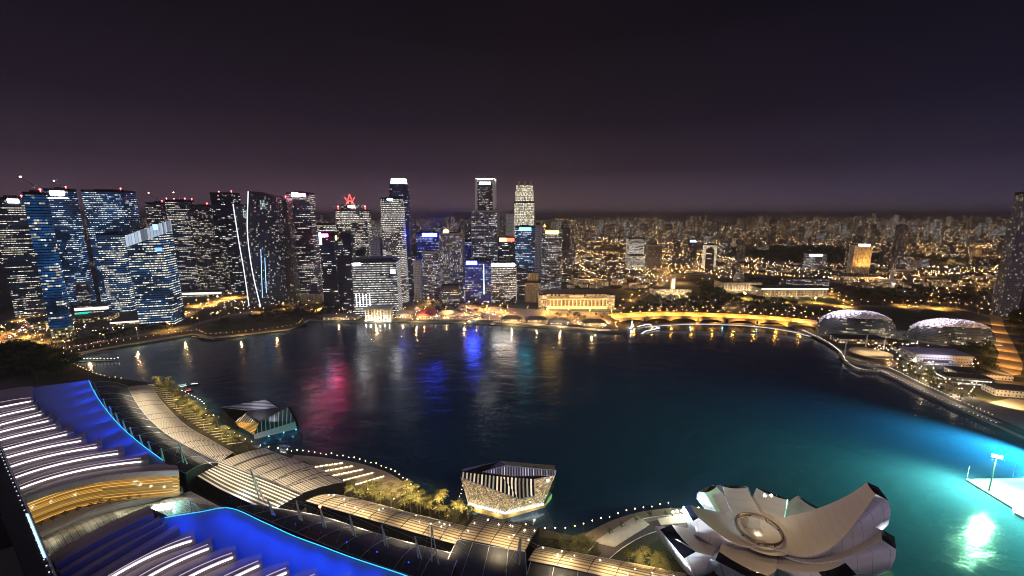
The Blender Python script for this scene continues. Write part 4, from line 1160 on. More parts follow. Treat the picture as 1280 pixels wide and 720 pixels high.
p1 = at(1209, 596, 1.6); q = MB(); q.tube(p1, (p1.x, p1.y, height_at(p1.x, p1.y, 583)), .18, .12); tag(q.build('flag_pole', M_white), 'thin white pole on the left corner of the floating stage', 'pole')
p1 = at(1266, 596, 1.6); q = MB(); q.tube(p1, (p1.x, p1.y, height_at(p1.x, p1.y, 578)), .18, .12); tag(q.build('flag_pole', M_white), 'thin white pole on the far edge of the floating stage right of the mast', 'pole')
p1 = at(1254, 612, 1.64); tt = thing('goal_frame', 'small goal frame lying on the floating stage', 'goal', p1); q = MB()
for a_, b_ in (((0, 0, 0), (0, 0, 2.4)), ((5, 2, 0), (5, 2, 2.4)), ((0, 0, 2.4), (5, 2, 2.4)), ((0, 1.6, 0), (0, 0, 2.4)), ((5, 3.6, 0), (5, 2, 2.4))): q.tube(p1 + Vector(a_), p1 + Vector(b_), .12, None, 5)
q.build('frame', M_white, tt)
light('SPOT', FM_heads[0] + Vector((-1, -1, -1)), 1150000, (.34, 1.0, .52), 1.4, target=FM_heads[0] + Vector((-14, -6, -30)), spot=150, blend=.7)
# the other masts of the stage stand past the right edge of the view
for k, (ox, oy) in enumerate(((95, 40), (70, -70))):
    bb = b0 + Vector((ox, oy, 0))
    hh = flood_mast(Vector((bb.x, bb.y, 1.6)), hz + 2, ('floodlight mast at the far side of the floating stage', 'floodlight mast at the near end of the floating stage')[k], (bb.x - 40, bb.y, 0))
    light('SPOT', hh + Vector((-2, 0, -1)), 3200000 if k == 0 else 9500000, (.08, .74, .86) if k == 0 else (.22, 1, .50), 1.4, target=hh + Vector((-40, 10 if k == 0 else 14, -32)), spot=104, blend=.9)

# ------------------------------------------------------------------ flower shaped museum
M_petal = striped('petal_cladding', (.40, .355, .305), (.25, .21, .18), 5.0, .972, 0, .45, .1, var=.10, cross=0)
M_silver = striped('silver_petal_panels', (.78, .80, .84), (.48, .50, .54), 6, .96, 0, .34, .35, var=.10, cross=6)
M_sky = mat('dark_skylight', (.005, .006, .012), .2)
C0 = at(948, 662, 20)
mus = thing('flower_museum', 'pale flower shaped museum with curling petals and a round central opening', 'museum', (C0.x, C0.y, 2.5))
def petal(tip, zt, w0, w1, thick=9.0, power=2.3, r0=3.0, zc=19.0, out=7.0, thick_tip=None, bulge=6.0, flare=3.5):
    T = Vector(tip); T.z = 0; Cc = Vector((C0.x, C0.y, 0)); D = T - Cc; Lr = D.length; D.normalize(); S = Vector((-D.y, D.x, 0))
    n = 20; tt = thick_tip or thick
    sec = []
    for k in range(n + 1):
        f = k / n; r = lerp(r0, Lr, f)
        hw = (lerp(w0, w1, f) + bulge * math.sin(math.pi * f) ** 1.2) / 2
        z = zc + (zt - zc) * f ** power
        c = Cc + D * r
        th = lerp(thick, tt, f) * (.35 + .65 * math.sin(math.pi / 2 * min(1, .15 + f)))
        sag = hw * .13; ox = D * out * f ** 7; o2 = D * out * .8 * f ** 3
        V = lambda lat, zz, e: Vector((c.x + S.x * lat + e.x, c.y + S.y * lat + e.y, max(3.0, zz)))
        nil = Vector((0, 0, 0))
        fs = max(0, min(1, (f - .5) / .5)); fs = fs * fs * (3 - 2 * fs); W_ = max(.3, hw - 2.2 + (flare + 2.2) * fs)
        sec.append([V(hw, z, nil), V(hw * .5, z - sag * .75, nil), V(0, z - sag, nil), V(-hw * .5, z - sag * .75, nil), V(-hw, z, nil),
                    V(-hw - .3, z - .5 - 1.2 * f ** 7, ox), V(lerp(-hw, -W_, .75), z - th * .2, ox * .8 + o2 * .2), V(-W_, z - th * .45, o2), V(lerp(-hw, -W_, .5) * .86, z - th * .75, o2 * .7), V(-hw * .4, z - th, o2 * .3),
                    V(hw * .4, z - th, o2 * .3), V(lerp(hw, W_, .5) * .86, z - th * .75, o2 * .7), V(W_, z - th * .45, o2), V(lerp(hw, W_, .75), z - th * .2, ox * .8 + o2 * .2), V(hw + .3, z - .5 - 1.2 * f ** 7, ox)])
    q = MB(); g = MB(); u = 0; m_ = len(sec[0])
    for k in range(n):
        a, b = sec[k], sec[k + 1]; dl = (b[2] - a[2]).length
        for i in range(m_):
            j = (i + 1) % m_
            h0, h1 = (a[i] - a[j]).length, (b[i] - b[j]).length
            (q if i < 4 else g).face([a[j], a[i], b[i], b[j]], 0, [(u, h0), (u, 0), (u + dl, 0), (u + dl, h1)])
        u += dl
    o = q.build('petal', M_petal, mus)
    weld(o); o.data.polygons.foreach_set('use_smooth', [True] * len(o.data.polygons))
    fl_ = g.build('flank', M_silver, o, origin=wloc(o)); weld(fl_); fl_.data.polygons.foreach_set('use_smooth', [True] * len(fl_.data.polygons))
    e = sec[-1]
    q = MB()
    for a_, b_ in ((5, 14), (6, 13), (7, 12), (8, 11)): q.face([e[a_], e[b_], e[b_ - 1], e[a_ + 1]])
    q.build('tip_panel', M_silver, o, origin=wloc(o))
    q = MB(); q.face([e[4], e[3], e[2], e[1], e[0], e[14], e[5]]); q.build('skylight', M_sky, o, origin=wloc(o))
    return o
def tipw(px, py, z): return at(px, py, z)
petal(tipw(1089, 610, 58), 58, 20, 10, 15, 2.5, r0=2, thick_tip=24, zc=19.5, out=5, bulge=15, flare=6)
petal(tipw(1102, 668, 44), 44, 14, 9, 13, 2.3, thick_tip=20, zc=17.0, bulge=10, flare=5, out=5)
petal(tipw(1040, 709, 32), 32, 13, 17, 11, 2.2, zc=15.6, bulge=9, out=5)
petal(tipw(928, 704, 26), 26, 16, 21, 11, 2.0, zc=16.6, bulge=6, out=5, thick_tip=14)
petal(tipw(854, 672, 27), 27, 11, 19, 11, 2.0, thick_tip=15, zc=15.0, flare=6, bulge=4)
petal(tipw(868, 639, 32), 32, 20, 10, 12, 2.0, thick_tip=13, zc=19.2, out=3, bulge=9)
petal(tipw(889, 612, 26), 26, 11, 11, 11, 2.4, zc=17.4, out=4, bulge=5)
petal(tipw(919, 609, 25), 25, 11, 14, 10, 2.4, zc=18.8, out=4, bulge=4)
petal(tipw(964, 617, 25), 25, 11, 16, 10, 2.4, zc=17.9, out=4, bulge=4, flare=0.5)
petal(tipw(1012, 630, 22), 22, 12, 13, 9, 2.4, zc=16.6, out=4, bulge=5)
# bowl, oculus ring and funnel
q = MB(); n = 40
rings = [(17.5, 19.6), (14.5, 19.3), (13.5, 19.15), (11.2, 19.05)]
for (r0_, z0_), (r1_, z1_) in zip(rings[:-1], rings[1:]):
    for k in range(n):
        a0, a1 = 2 * math.pi * k / n, 2 * math.pi * (k + 1) / n
        q.face([(C0.x + r0_ * math.cos(a0), C0.y + r0_ * math.sin(a0), z0_), (C0.x + r0_ * math.cos(a1), C0.y + r0_ * math.sin(a1), z0_), (C0.x + r1_ * math.cos(a1), C0.y + r1_ * math.sin(a1), z1_), (C0.x + r1_ * math.cos(a0), C0.y + r1_ * math.sin(a0), z1_)])
q.build('bowl', M_petal, mus, smooth_it=True)
q = MB()
for k in range(n):
    a0, a1 = 2 * math.pi * k / n, 2 * math.pi * (k + 1) / n
    for (ra, za), (rb, zb) in (((11.0, 19.4), (10.2, 14)), ((10.2, 14), (7, 9)), ((7, 9), (.01, 8.2))):
        f = [(C0.x + ra * math.cos(a0), C0.y + ra * math.sin(a0), za), (C0.x + ra * math.cos(a1), C0.y + ra * math.sin(a1), za), (C0.x + rb * math.cos(a1), C0.y + rb * math.sin(a1), zb), (C0.x + rb * math.cos(a0), C0.y + rb * math.sin(a0), zb)]
        q.face(f if rb > 1 else f[:3])
oc = q.build('oculus_funnel', mat('funnel_lining', (.5, .4, .28), .5), mus)
q = MB(); ring = [C0 + Vector((11.4 * math.cos(2 * math.pi * k / 40), 11.4 * math.sin(2 * math.pi * k / 40), 1.0)) for k in range(41)]; q.path(ring, .6, 6); q.build('oculus_ring', mat('bronze_ring', (.14, .09, .06), .4, .5), mus)
q = MB()
for k in range(9):
    a0 = 2 * math.pi * k / 9; q.tube(C0 + Vector((11.4 * math.cos(a0), 11.4 * math.sin(a0), -.6)), C0 + Vector((11.4 * math.cos(a0), 11.4 * math.sin(a0), 1.5)), .35)
q.build('ring_posts', M_dark, mus)
q = MB(); q.tube((C0.x, C0.y, 2.5), (C0.x, C0.y, 17.2), 13, 11, 20); q.build('core', M_conc, mus)
for k in range(10):
    a0 = 2 * math.pi * k / 10
    q = MB(); q.tube((C0.x + 22 * math.cos(a0), C0.y + 22 * math.sin(a0), 2.5), (C0.x + 14 * math.cos(a0), C0.y + 14 * math.sin(a0), 13), .7, .5, 6); q.build('strut', M_white, mus)
light('POINT', C0 + Vector((0, 0, -3)), 9000, (1, .70, .34), .6)
light('POINT', C0 + Vector((-12, -24, 26)), 9000, (1, .68, .38), 1.5)  # this and the next five: unseen lights added to brighten bowl and petals
light('POINT', C0 + Vector((30, -2, 46)), 2500, (1, .72, .58), 2)
light('SPOT', C0 + Vector((90, -70, 8)), 620000, (.92, .96, 1), 2, target=C0 + Vector((45, -12, 28)), spot=55)
light('SPOT', C0 + Vector((-70, -40, 6)), 240000, (.82, .92, 1), 2, target=C0 + Vector((-36, -6, 20)), spot=60)
light('POINT', at(853, 640, 26), 6000, (.9, .95, 1), 1)
light('SPOT', at(838, 628, 40), 120000, (.72, .90, 1), 1.5, target=C0 + Vector((-26, 10, 6)), spot=60)
pl_ = at(958, 617, 33.5)
tt = thing('petal_floodlight', 'pair of warm floodlights glaring on the far petal of the museum', 'floodlight', pl_)
for dx in (-2.2, 1.6):
    q = MB(); q.tube(pl_ + Vector((dx, -2, -1.6)), pl_ + Vector((dx, -2, -.2)), .2); q.build('stem', M_dark, tt)
    q = MB(); q.ball(pl_ + Vector((dx, -2, .3)), .8); q.build('lamp_head', lamp_mat('petal_lamp', (1, .78, .45), 30), tt)
light('POINT', pl_ + Vector((0, -6, -1)), 3600, (1, .72, .36), .4)
# ------------------------------------------------------------------ mall roofs in the foreground
M_band = mat('plum_roof_metal', (.29, .215, .225), .55, .1, var=.12, scale=.08)
M_riser = striped('riser_louvres', (.50, .42, .45), (.20, .16, .18), .55, .6, 1, .5)
E_led2 = lamp_mat('led_strip_dim', (1, .78, .80), .55)
E_led = lamp_mat('led_strip', (1, .95, .92), 3.2)
M_bluefab = mat('roof_membrane', (.14, .20, .36), .5, var=.10, scale=.02)
E_edge = lamp_mat('edge_cyan', (.03, .45, 1.0), 2.0)

def band_roof(label, lines, zbase, outline, blue_outline, blue_edge, lit_from, lip=3.2, wall_z=3, far_first=True):
    """lines: (left px, mid px, right px) lower edges of the bands, farthest first"""
    loc = at(*lines[len(lines) // 2][1], zbase)
    t = thing('curved_mall_roof', label, 'roof', Vector((loc.x, loc.y, wall_z)))
    n = 24
    def crv(l, z):
        (x0, y0), (xm, ym), (x1, y1) = l
        bx, by = 2 * xm - (x0 + x1) / 2, 2 * ym - (y0 + y1) / 2
        return [at((1 - f) ** 2 * x0 + 2 * f * (1 - f) * bx + f * f * x1, (1 - f) ** 2 * y0 + 2 * f * (1 - f) * by + f * f * y1, z) for f in (i / (n - 1) for i in range(n))]
    for k in range(1, len(lines)):
        up0, lo0 = lines[k - 1], lines[k]
        U = [Vector((p.x, p.y, zbase)) for p in crv(up0, zbase + lip)] if k > 1 else crv(up0, zbase)
        Lw = crv(lo0, zbase + lip)
        # stretch the upper edge to reach as far along as the lower edge
        dirv = (U[-1] - U[-2]).normalized(); ex = (Lw[-1] - U[-1]).dot(dirv)
        if ex > 0:
            tip_ = at(lo0[2][0] - 1.5, lo0[2][1] - (11 if k in lit_from else 6), zbase + .3)
            U = smooth([U[0], U[n // 2], U[-1], tip_], n)
        q = MB(); mid = [lerp(a, b, .55) + Vector((0, 0, .55)) for a, b in zip(U, Lw)]
        q.strip(U, mid, 0, True); q.strip(mid, Lw, 0, True)
        q.face([U[-1], Lw[-1], Vector((Lw[-1].x, Lw[-1].y, zbase - 2)), Vector((U[-1].x, U[-1].y, zbase - 2))])
        o = q.build('roof_band', M_band, t)
        q = MB(); h = .42 if k in lit_from else .0
        D = [Vector((p.x, p.y, zbase - .5)) for p in Lw]
        q.strip(Lw, D, 0, True); q.build('riser', M_riser, o, origin=wloc(o))
        if k in lit_from:
            off = [(Lw[i] - U[i]) for i in range(n)]
            S = [p + Vector((v.x, v.y, 0)).normalized() * .12 + Vector((0, 0, -.25)) for p, v in zip(Lw, off)]
            S2 = [p + Vector((v.x, v.y, 0)).normalized() * .16 + Vector((0, 0, -1.15)) for p, v in zip(Lw, off)]
            i1 = n - 1
            q = MB(); q.path([lerp(a_, b_, .80) + Vector((0, 0, .62)) for a_, b_ in zip(U, Lw)][:i1], .2, 4); q.build('upper_light_strip', E_led2, o, origin=wloc(o))
            q = MB(); q.path([p + Vector((v.x, v.y, 0)).normalized() * .55 + Vector((0, 0, -.55)) for p, v in zip(Lw, off)][:i1], .38, 5); q.build('light_strip', E_led, o, origin=wloc(o))
    # hall walls below
    P = [at(x, y, zbase - 2.2) for x, y in outline]
    area = sum(a.x * b.y - b.x * a.y for a, b in zip(P, P[1:] + P[:1]))
    if area < 0: P = P[::-1]
    q = MB(); q.prism([(p.x, p.y) for p in P], wall_z, zbase - 2.2, 0, 0); q.build('hall_wall', M_dark, t)
    # membrane part washed blue
    B = [at(x, y, zbase - .8) for x, y in blue_outline]
    q = MB(); q.cap([(p.x, p.y) for p in B], zbase - .8); q.build('membrane', M_bluefab, t)
    E = smooth([at(x, y, zbase + .2) for x, y in blue_edge], 40)
    q = MB(); q.path(E, .2, 5); q.build('edge_light', E_edge, t)
    return t, E

L1 = [((-60, 506), (-10, 490), (38, 483)), ((-60, 521), (-5, 509), (42, 500)), ((-60, 535), (0, 519), (47, 509)), ((-60, 547), (0, 530), (56, 516)), ((-60, 557), (0, 539), (66, 524)),
      ((-60, 569), (0, 549), (76, 532)), ((-55, 581), (4, 561), (92, 540)), ((-50, 591), (25, 566), (108, 549)), ((-40, 603), (40, 574), (128, 557)), ((-25, 615), (58, 583), (156, 565)), ((-10, 626), (78, 592), (186, 575)), ((0, 636), (105, 600), (223, 588))]
t1, E1 = band_roof('curved striped roof at left with white light strips and a blue lit far corner', L1, 36,
   [(-60, 500), (38, 483), (109, 477), (126, 505), (154, 538), (201, 575), (220, 583), (105, 594), (20, 619), (-40, 632)],
   [(30, 486), (111, 475), (118, 490), (132, 511), (150, 532), (175, 554), (203, 576), (222, 590), (120, 600), (60, 540), (20, 500)],
   [(111, 475), (118, 490), (132, 511), (150, 532), (175, 554), (203, 575)], range(1, 11))
L2 = [((62, 696), (110, 667), (187, 631)), ((69, 706), (130, 672), (192, 642)), ((76, 717), (138, 681), (200, 650)), ((84, 728), (147, 690), (209, 654)), ((95, 738), (158, 699), (224, 661)), ((110, 738), (180, 697), (244, 673)),
      ((150, 742), (205, 708), (266, 682)), ((195, 745), (240, 717), (296, 693)), ((240, 750), (280, 726), (328, 703)), ((290, 752), (320, 732), (362, 712)), ((340, 755), (362, 737), (398, 720)), ((390, 756), (405, 740), (440, 725)), ((430, 760), (445, 745), (484, 730))]
t2, E2 = band_roof('nearest curved striped roof with white light strips and a broad blue lit wing', L2, 36,
   [(20, 735), (110, 668), (187, 634), (215, 648), (285, 638), (330, 655), (400, 684), (470, 709), (520, 728), (520, 800), (40, 800)],
   [(195, 648), (287, 635), (330, 653), (365, 669), (400, 682), (440, 697), (500, 717), (560, 745), (420, 760), (280, 720), (215, 665)],
   [(206, 647), (250, 640), (287, 635), (330, 653), (365, 669), (400, 682), (440, 697), (500, 717), (540, 732)], range(5, 13))
# blue floodlights on short posts along both membrane edges
fl = 0
for E, idx, inward in ((E1, (1, 6, 11, 16, 21, 26, 31, 36), Vector((-1, -.25, 0))), (E2, (3, 8, 12, 16, 20, 24, 28, 32, 36), Vector((-.35, -1, 0)))):
    for i in idx:
        p = E[i] + Vector((0, 0, .2))
        tt = thing('blue_floodlight', 'small blue floodlight on a post along the blue lit roof edge', 'floodlight', p, 'blue floodlights along the roof edges')
        q = MB(); q.tube(p, p + Vector((0, 0, 7)), .12); q.build('post', M_dark, tt)
        q = MB(); q.ball(p + Vector((0, 0, 7.2)), .22); q.build('lamp_head', lamp_mat('blue_head', (.05, .1, 1), .5), tt)
        light('SPOT', p + Vector((0, 0, 8)), 15000, (.003, .07, 1), .6, target=p + inward * 17 + Vector((0, 0, -1)), spot=140, blend=1)

# golden glazed gable, terrace and vaulted skylight between the two roofs
q = MB()
top = smooth([at(10, 634, 35.4), at(105, 602, 35.4), at(222, 590, 35.4)], 16)
bot = [Vector((p.x + .6, p.y - 2.5, 21)) for p in top]
q.strip(bot, top); q.strip([p + Vector((0, 1, 0)) for p in top], [p + Vector((0, 1, 0)) for p in bot])
q.strip(top, [p + Vector((0, 1, 0)) for p in top])
tt = tag(q.build('golden_gable', FM['gold']), 'golden lit louvred glass wall under the left striped roof', 'wall')
q = MB(); a = [p + Vector((0, -.5, -.01)) for p in bot]; b_ = smooth([at(30, 678, 20.5), at(120, 639, 20.5), at(228, 610, 20.5)], 16)
q.strip(b_, a); q.strip([Vector((p.x, p.y, 3)) for p in b_], b_)
tt = tag(q.build('terrace', M_conc), 'narrow paved terrace with small trees below the golden glass wall', 'terrace')
pass
TERR = [lerp(a[i], b_[i], .45) for i in range(1, 16)]
rail = MB(); rail.path([p + Vector((0, 0, 1)) for p in b_], .1, 4); tag(rail.build('terrace_railing', M_steel), 'thin railing along the terrace edge above the vaulted skylight', 'railing')

M_vault = striped('vault_glazing', (.50, .50, .42), (.05, .06, .06), 1.0, .5, 1, .4, cross=2.6, var=.6)
e0 = smooth([at(34, 684, 17), at(50, 672, 17), at(120, 644, 17), at(184, 630, 17), at(238, 614, 17)], 30)
e1 = smooth([at(70, 730, 15), at(90, 706, 15), at(150, 678, 15), at(210, 655, 15), at(290, 641, 15)], 30)
q = MB(); rows = []
for j in range(7):
    f = j / 6; rows.append([lerp(a, b, f) + Vector((0, 0, 5.5 * math.sin(math.pi * f) * (1 if i < 26 else max(0, (29 - i) / 4)))) for i, (a, b) in enumerate(zip(e0, e1))])
for j in range(6): q.strip(rows[j + 1], rows[j])
t = thing('vaulted_skylight', 'vaulted glass skylight between the two striped roofs', 'skylight', e0[15])
q.build('glazing', M_vault, t)
q = MB(); q.path(e0, .35, 4); q.path(e1, .35, 4); q.build('edge_beam', M_dark, t)
q = MB(); q.strip([Vector((p.x, p.y, 3)) for p in e0], e0, 0, True); q.strip([Vector((p.x, p.y, 3)) for p in e1], e1); q.build('side_wall', M_dark, t)
for i in (4, 9, 14, 18, 22, 26): light('POINT', lerp(e0[i], e1[i], .4) + Vector((0, 0, 9)), 1300, (1, .86, .62), .4)
sp_ = at(203, 634, 21)
tt = thing('stage_screen', 'dazzling white light panel above the vaulted skylight', 'light', sp_)
q = MB(); q.box(sp_.x, sp_.y, sp_.z, 11, 5.5, .5, rad(12)); q.build('panel', lamp_mat('panel_white', (.85, 1, .97), 5), tt)
q = MB()
for dx in (-4, 4): q.tube(sp_ + Vector((dx, 0, -6)), sp_ + Vector((dx, 0, 0)), .2)
q.build('posts', M_dark, tt)
light('POINT', sp_ + Vector((5, -1, 4)), 7000, (.5, 1, .9), .5)

# dark roof edge beam of the hotel podium at the lower left
t = thing('podium_roof_edge', 'dark slanting roof edge with tiny lit openings at the lower left corner', 'roof', at(30, 650, 46))
A = smooth([at(-12, 520, 48), at(4, 566, 48), at(28, 622, 48), at(70, 724, 48), at(95, 790, 48)], 20)
Bq = smooth([at(-50, 560, 48), at(-26, 600, 48), at(0, 640, 48), at(36, 730, 48), at(60, 800, 48)], 20)
q = MB(); q.strip(A, Bq, 0, False); q.strip([p + Vector((0, 0, -6)) for p in A], A); q.strip(Bq, [p + Vector((0, 0, -6)) for p in Bq]); q.build('roof', M_dark, t)
q = MB(); q.path([p + Vector((.3, 0, .3)) for p in A], .45, 5); q.build('edge_rail', M_steel, t)
q = MB()
for i in range(34):
    f = i / 33 * 14 + 2; p = lerp(A[int(f)], A[int(f) + 1], f - int(f)); q.ball(p + Vector((-2.0, .2, .3)), .3, 0, 6, 4)
q.build('edge_lamps', lamp_mat('edge_lamp', (.8, .86, 1), .9), t)
q = MB(); q.strip([p + Vector((-.5, 0, .25)) for p in A[12:16]], [p + Vector((-1.8, 0, .25)) for p in A[12:16]], 0); q.build('glass_strip', lamp_mat('cyan_glass', (.5, .85, 1), 1.6), t)

# ------------------------------------------------------------------ promenade canopies
M_rib = striped('tan_rib_canopy', (.58, .53, .44), (.04, .035, .03), 2.1, .6, 0, .6, big=14)
M_tan = striped('tan_smooth_canopy', (.52, .43, .28), (.14, .10, .06), 1.9, .62, 1, .55, big=0, var=.35)
M_dglas = striped('dark_roof_glass', (.022, .024, .032), (.10, .10, .11), 11, .985, 0, .62)
M_grid = striped('white_louvre_canopy', (.74, .70, .60), (.02, .02, .022), 2.5, .42, 1, .5, cross=0)
def canopy(name, label, ea, eb, za, zb, arch, material, cat='canopy', n=30, m_=6, wall=True, joints=0, cols=0):
    A = smooth([at(x, y, za) for x, y in ea], n); B = smooth([at(x, y, zb) for x, y in eb], n)
    t = thing(name, label, cat, lerp(A[n // 2], B[n // 2], .5))
    rows = [[lerp(a, b, j / m_) + Vector((0, 0, arch * math.sin(math.pi * j / m_))) for a, b in zip(A, B)] for j in range(m_ + 1)]
    up = (A[1] - A[0]).cross(B[0] - A[0]).z > 0
    q = MB()
    wtot = 0
    for j in range(m_):
        i0 = len(q.uv); q.strip(rows[j], rows[j + 1], 0, not up)
        wj = (rows[j + 1][n // 2] - rows[j][n // 2]).length
        for k in range(i0, len(q.uv)): q.uv[k] = [(u, v + wtot) for u, v in q.uv[k]]
        wtot += wj
    q.build('roof_skin', material, t)
    q = MB(); q.path(rows[0], .22, 4); q.build('edge_tube', M_steel, t); q = MB(); q.path(rows[-1], .22, 4); q.build('edge_tube', M_steel, t)
    if joints:
        q = MB()
        for k in range(joints + 1):
            i = min(n - 1, round(k * (n - 1) / joints)); q.path([r_[i] + Vector((0, 0, .12)) for r_ in rows], .20, 4)
        q.build('ribs', M_dark if material is not M_dglas else M_steel, t)
    if wall:
        q = MB(); q.strip([Vector((p.x, p.y, 2.6)) for p in A], A, 0, not up); q.strip(B, [Vector((p.x, p.y, 2.6)) for p in B], 0, not up)
        for k in (0, n - 1):
            f = [r_[k] for r_ in rows] + [Vector((rows[-1][k].x, rows[-1][k].y, 2.6)), Vector((rows[0][k].x, rows[0][k].y, 2.6))]
            q.face(f)
        q.build('wall', M_dark, t)
    if cols:
        q = MB()
        for k in range(cols):
            i = round((k + .5) * (n - 1) / cols); q.tube((B[i].x, B[i].y, 2.6), B[i], .3)
            q.tube((A[i].x, A[i].y, 2.6), A[i], .3)
        q.build('posts', M_steel, t)
    return t, A, B
def downlights(t, A, B, arch, n_, seed):
    r_ = random.Random(seed)
    for k in range(n_):
        i = r_.randrange(1, len(A) - 1); f = r_.uniform(.2, .85); p = lerp(A[i], B[i], f) + Vector((0, 0, arch * math.sin(math.pi * f) + .35))
        q = MB(); q.ball(p, .28, 0, 6, 4); q.build('roof_light', E_rooflight, t)
E_rooflight = lamp_mat('roof_light', (1, .93, .82), 14, False)
# dark glass lower roofs behind the striped roofs
canopy('glass_roof', 'dark curved glass roof behind the blue lit corner of the left striped roof', [(117, 478), (128, 502), (150, 532), (185, 565), (232, 592)], [(158, 482), (178, 514), (205, 540), (235, 558), (272, 578)], 20, 16, 2.5, M_dglas, 'roof', joints=12)
canopy('glass_roof', 'dark glass roof with thin rafters along the near blue lit wing', [(296, 634), (345, 655), (400, 678), (470, 705), (560, 735)], [(350, 636), (400, 645), (455, 662), (510, 678), (575, 694)], 20, 15, 2.0, M_dglas, 'roof', joints=9)
canopy('glass_roof', 'dark glass roof below the square tan canopy', [(545, 738), (590, 755), (660, 770)], [(572, 674), (610, 682), (657, 690)], 18, 15, 1.5, M_dglas, 'roof', joints=4)
canopy('glass_roof', 'dark glass roof at the bottom edge under the lower tan canopy', [(640, 790), (720, 800), (830, 830)], [(664, 700), (740, 714), (810, 728)], 18, 12, 1.0, M_dglas, 'roof', joints=5)
# tan ribbed canopies
canopy('ribbed_canopy', 'long tan ribbed canopy curving beside the palms at left', [(157, 484), (178, 516), (205, 541), (238, 560), (276, 578)], [(188, 482), (206, 506), (232, 531), (262, 549), (292, 566)], 13, 10, 1.0, M_rib, joints=0)
canopy('ribbed_canopy', 'wide tan slatted canopy over the stepped plaza entrance', [(276, 577), (310, 590), (345, 603), (378, 617)], [(328, 560), (360, 572), (398, 586), (432, 603)], 13, 11, 1.0, M_rib, joints=6)
canopy('louvre_canopy', 'white lit louvre canopy with bold dark stripes in front of the tan slatted one', [(244, 593), (275, 611), (305, 625), (338, 640)], [(275, 577), (308, 590), (344, 604), (378, 618)], 14, 13.2, .6, M_grid, joints=0)
tC, A3, B3 = canopy('curved_canopy', 'smooth tan curved canopy strip below the event plaza palms', [(382, 626), (430, 640), (500, 660), (572, 681)], [(420, 618), (460, 627), (520, 643), (586, 659)], 13.5, 10, 2.0, M_tan, joints=9)
tD, A4, B4 = canopy('square_canopy', 'square tan canopy with four panels before the crystal pavilion', [(573, 672), (612, 680), (656, 690)], [(598, 643), (636, 652), (674, 660)], 14, 12.5, .8, M_tan, joints=4)
tE, A5, B5 = canopy('curved_canopy', 'smooth tan curved canopy strip running off the bottom edge', [(660, 700), (720, 712), (790, 728), (850, 742)], [(676, 683), (736, 694), (800, 706), (860, 718)], 13.5, 11, 2.0, M_tan, joints=5)
downlights(tC, A3, B3, 2.0, 16, 1); downlights(tD, A4, B4, .8, 12, 2); downlights(tE, A5, B5, 2.0, 12, 3)
# slatted pergola edges beside the palms
M_slat = mat('pergola_slat', (.50, .44, .34), .6)
tp_ = thing('pergola', 'row of thin pale slats fanning out beside the long ribbed canopy', 'pergola', at(240, 530, 9))
q = MB()
for k in range(30):
    f = k / 29; a = smooth([at(186, 481, 9), at(214, 508, 9), at(246, 532, 9), at(285, 556, 9)], 30)[k]
    q.box(a.x + 4, a.y + 2.5, 8.6, 12, .5, .5, rad(14))
q.build('slats', M_slat, tp_)
q = MB()
for k in range(0, 30, 5):
    a = smooth([at(186, 481, 9), at(214, 508, 9), at(246, 532, 9), at(285, 556, 9)], 30)[k]; q.tube((a.x + 6, a.y + 3, 2.6), (a.x + 6, a.y + 3, 8.55), .2)
q.build('posts', M_steel, tp_)
for k in range(15):  # unseen overhead spots added to brighten canopies that are lit from beneath
    a = smooth([at(170, 483, 24), at(195, 514, 24), at(240, 548, 24), at(300, 575, 24), at(345, 590, 24), at(390, 605, 24), at(420, 612, 24)], 15)[k] + Vector((0, 0, 4))
    light('SPOT', a, 16000, (1, .82, .55), .8, target=(a.x, a.y, 0), spot=150)
for a in (at(300, 612, 20), at(345, 628, 20)): light('SPOT', a, 9000, (1, .88, .66), .6, target=(a.x, a.y, 0), spot=150)
for a in (at(450, 630, 24), at(510, 647, 24), at(560, 660, 24), at(625, 666, 24), at(700, 694, 22), at(770, 708, 22), at(830, 722, 22)): light('SPOT', a, 17000, (1, .78, .44), .8, target=(a.x, a.y, 0), spot=150)

# pylons with stays along the roofs
def pylon(base, h, label, lean, span):
    t = thing('roof_pylon', label, 'pylon', base)
    b = Vector(base); topp = b + Vector(lean) + Vector((0, 0, h))
    for s in (-1, 1):
        q = MB(); q.tube(b + Vector((s * span, -s * span * .4, 0)), topp, .42, .3, 6); q.build('strut', M_white, t)
    q = MB()
    for e in ((14, 8, -h * .1), (18, 2, -h * .2), (-10, -8, -h * .55)):
        q.tube(topp, b + Vector((e[0], e[1], h + e[2])) + Vector((0, 0, 0 - h * .6)), .07, None, 4)
    q.build('stay_cables', M_steel, t)
    return topp
lab = 'white tilted pylon with thin stays standing on the dark curved glass roof at left'
for x, y in ((122, 502), (133, 514), (141, 524), (149, 533), (158, 543), (167, 552), (179, 562), (190, 571)):
    tp = pylon(at(x, y, 21), 12, lab, (-1, 0, 0), 1.6); bpy.data.objects[-1] if False else None
    list(o for o in COL.objects if o.name.startswith('roof_pylon'))[-1]['group'] = 'pylons along the left glass roof'
pylon(at(206, 588, 21), 16, 'short white pylon between the left roof pylons and the tall pair', (-1, 1, 0), 2)
pylon(at(236, 594, 12), 24, 'tall white tripod pylon at the corner of the louvre canopy', (-5, 2, 0), 3)
pylon(at(327, 624, 14), 20, 'white pylon rising through the louvre canopy', (-6, 2, 0), 2)
pylon(at(345, 652, 16), 14, 'short white pylon at the near end of the louvre canopy', (-4, 1, 0), 1.4)
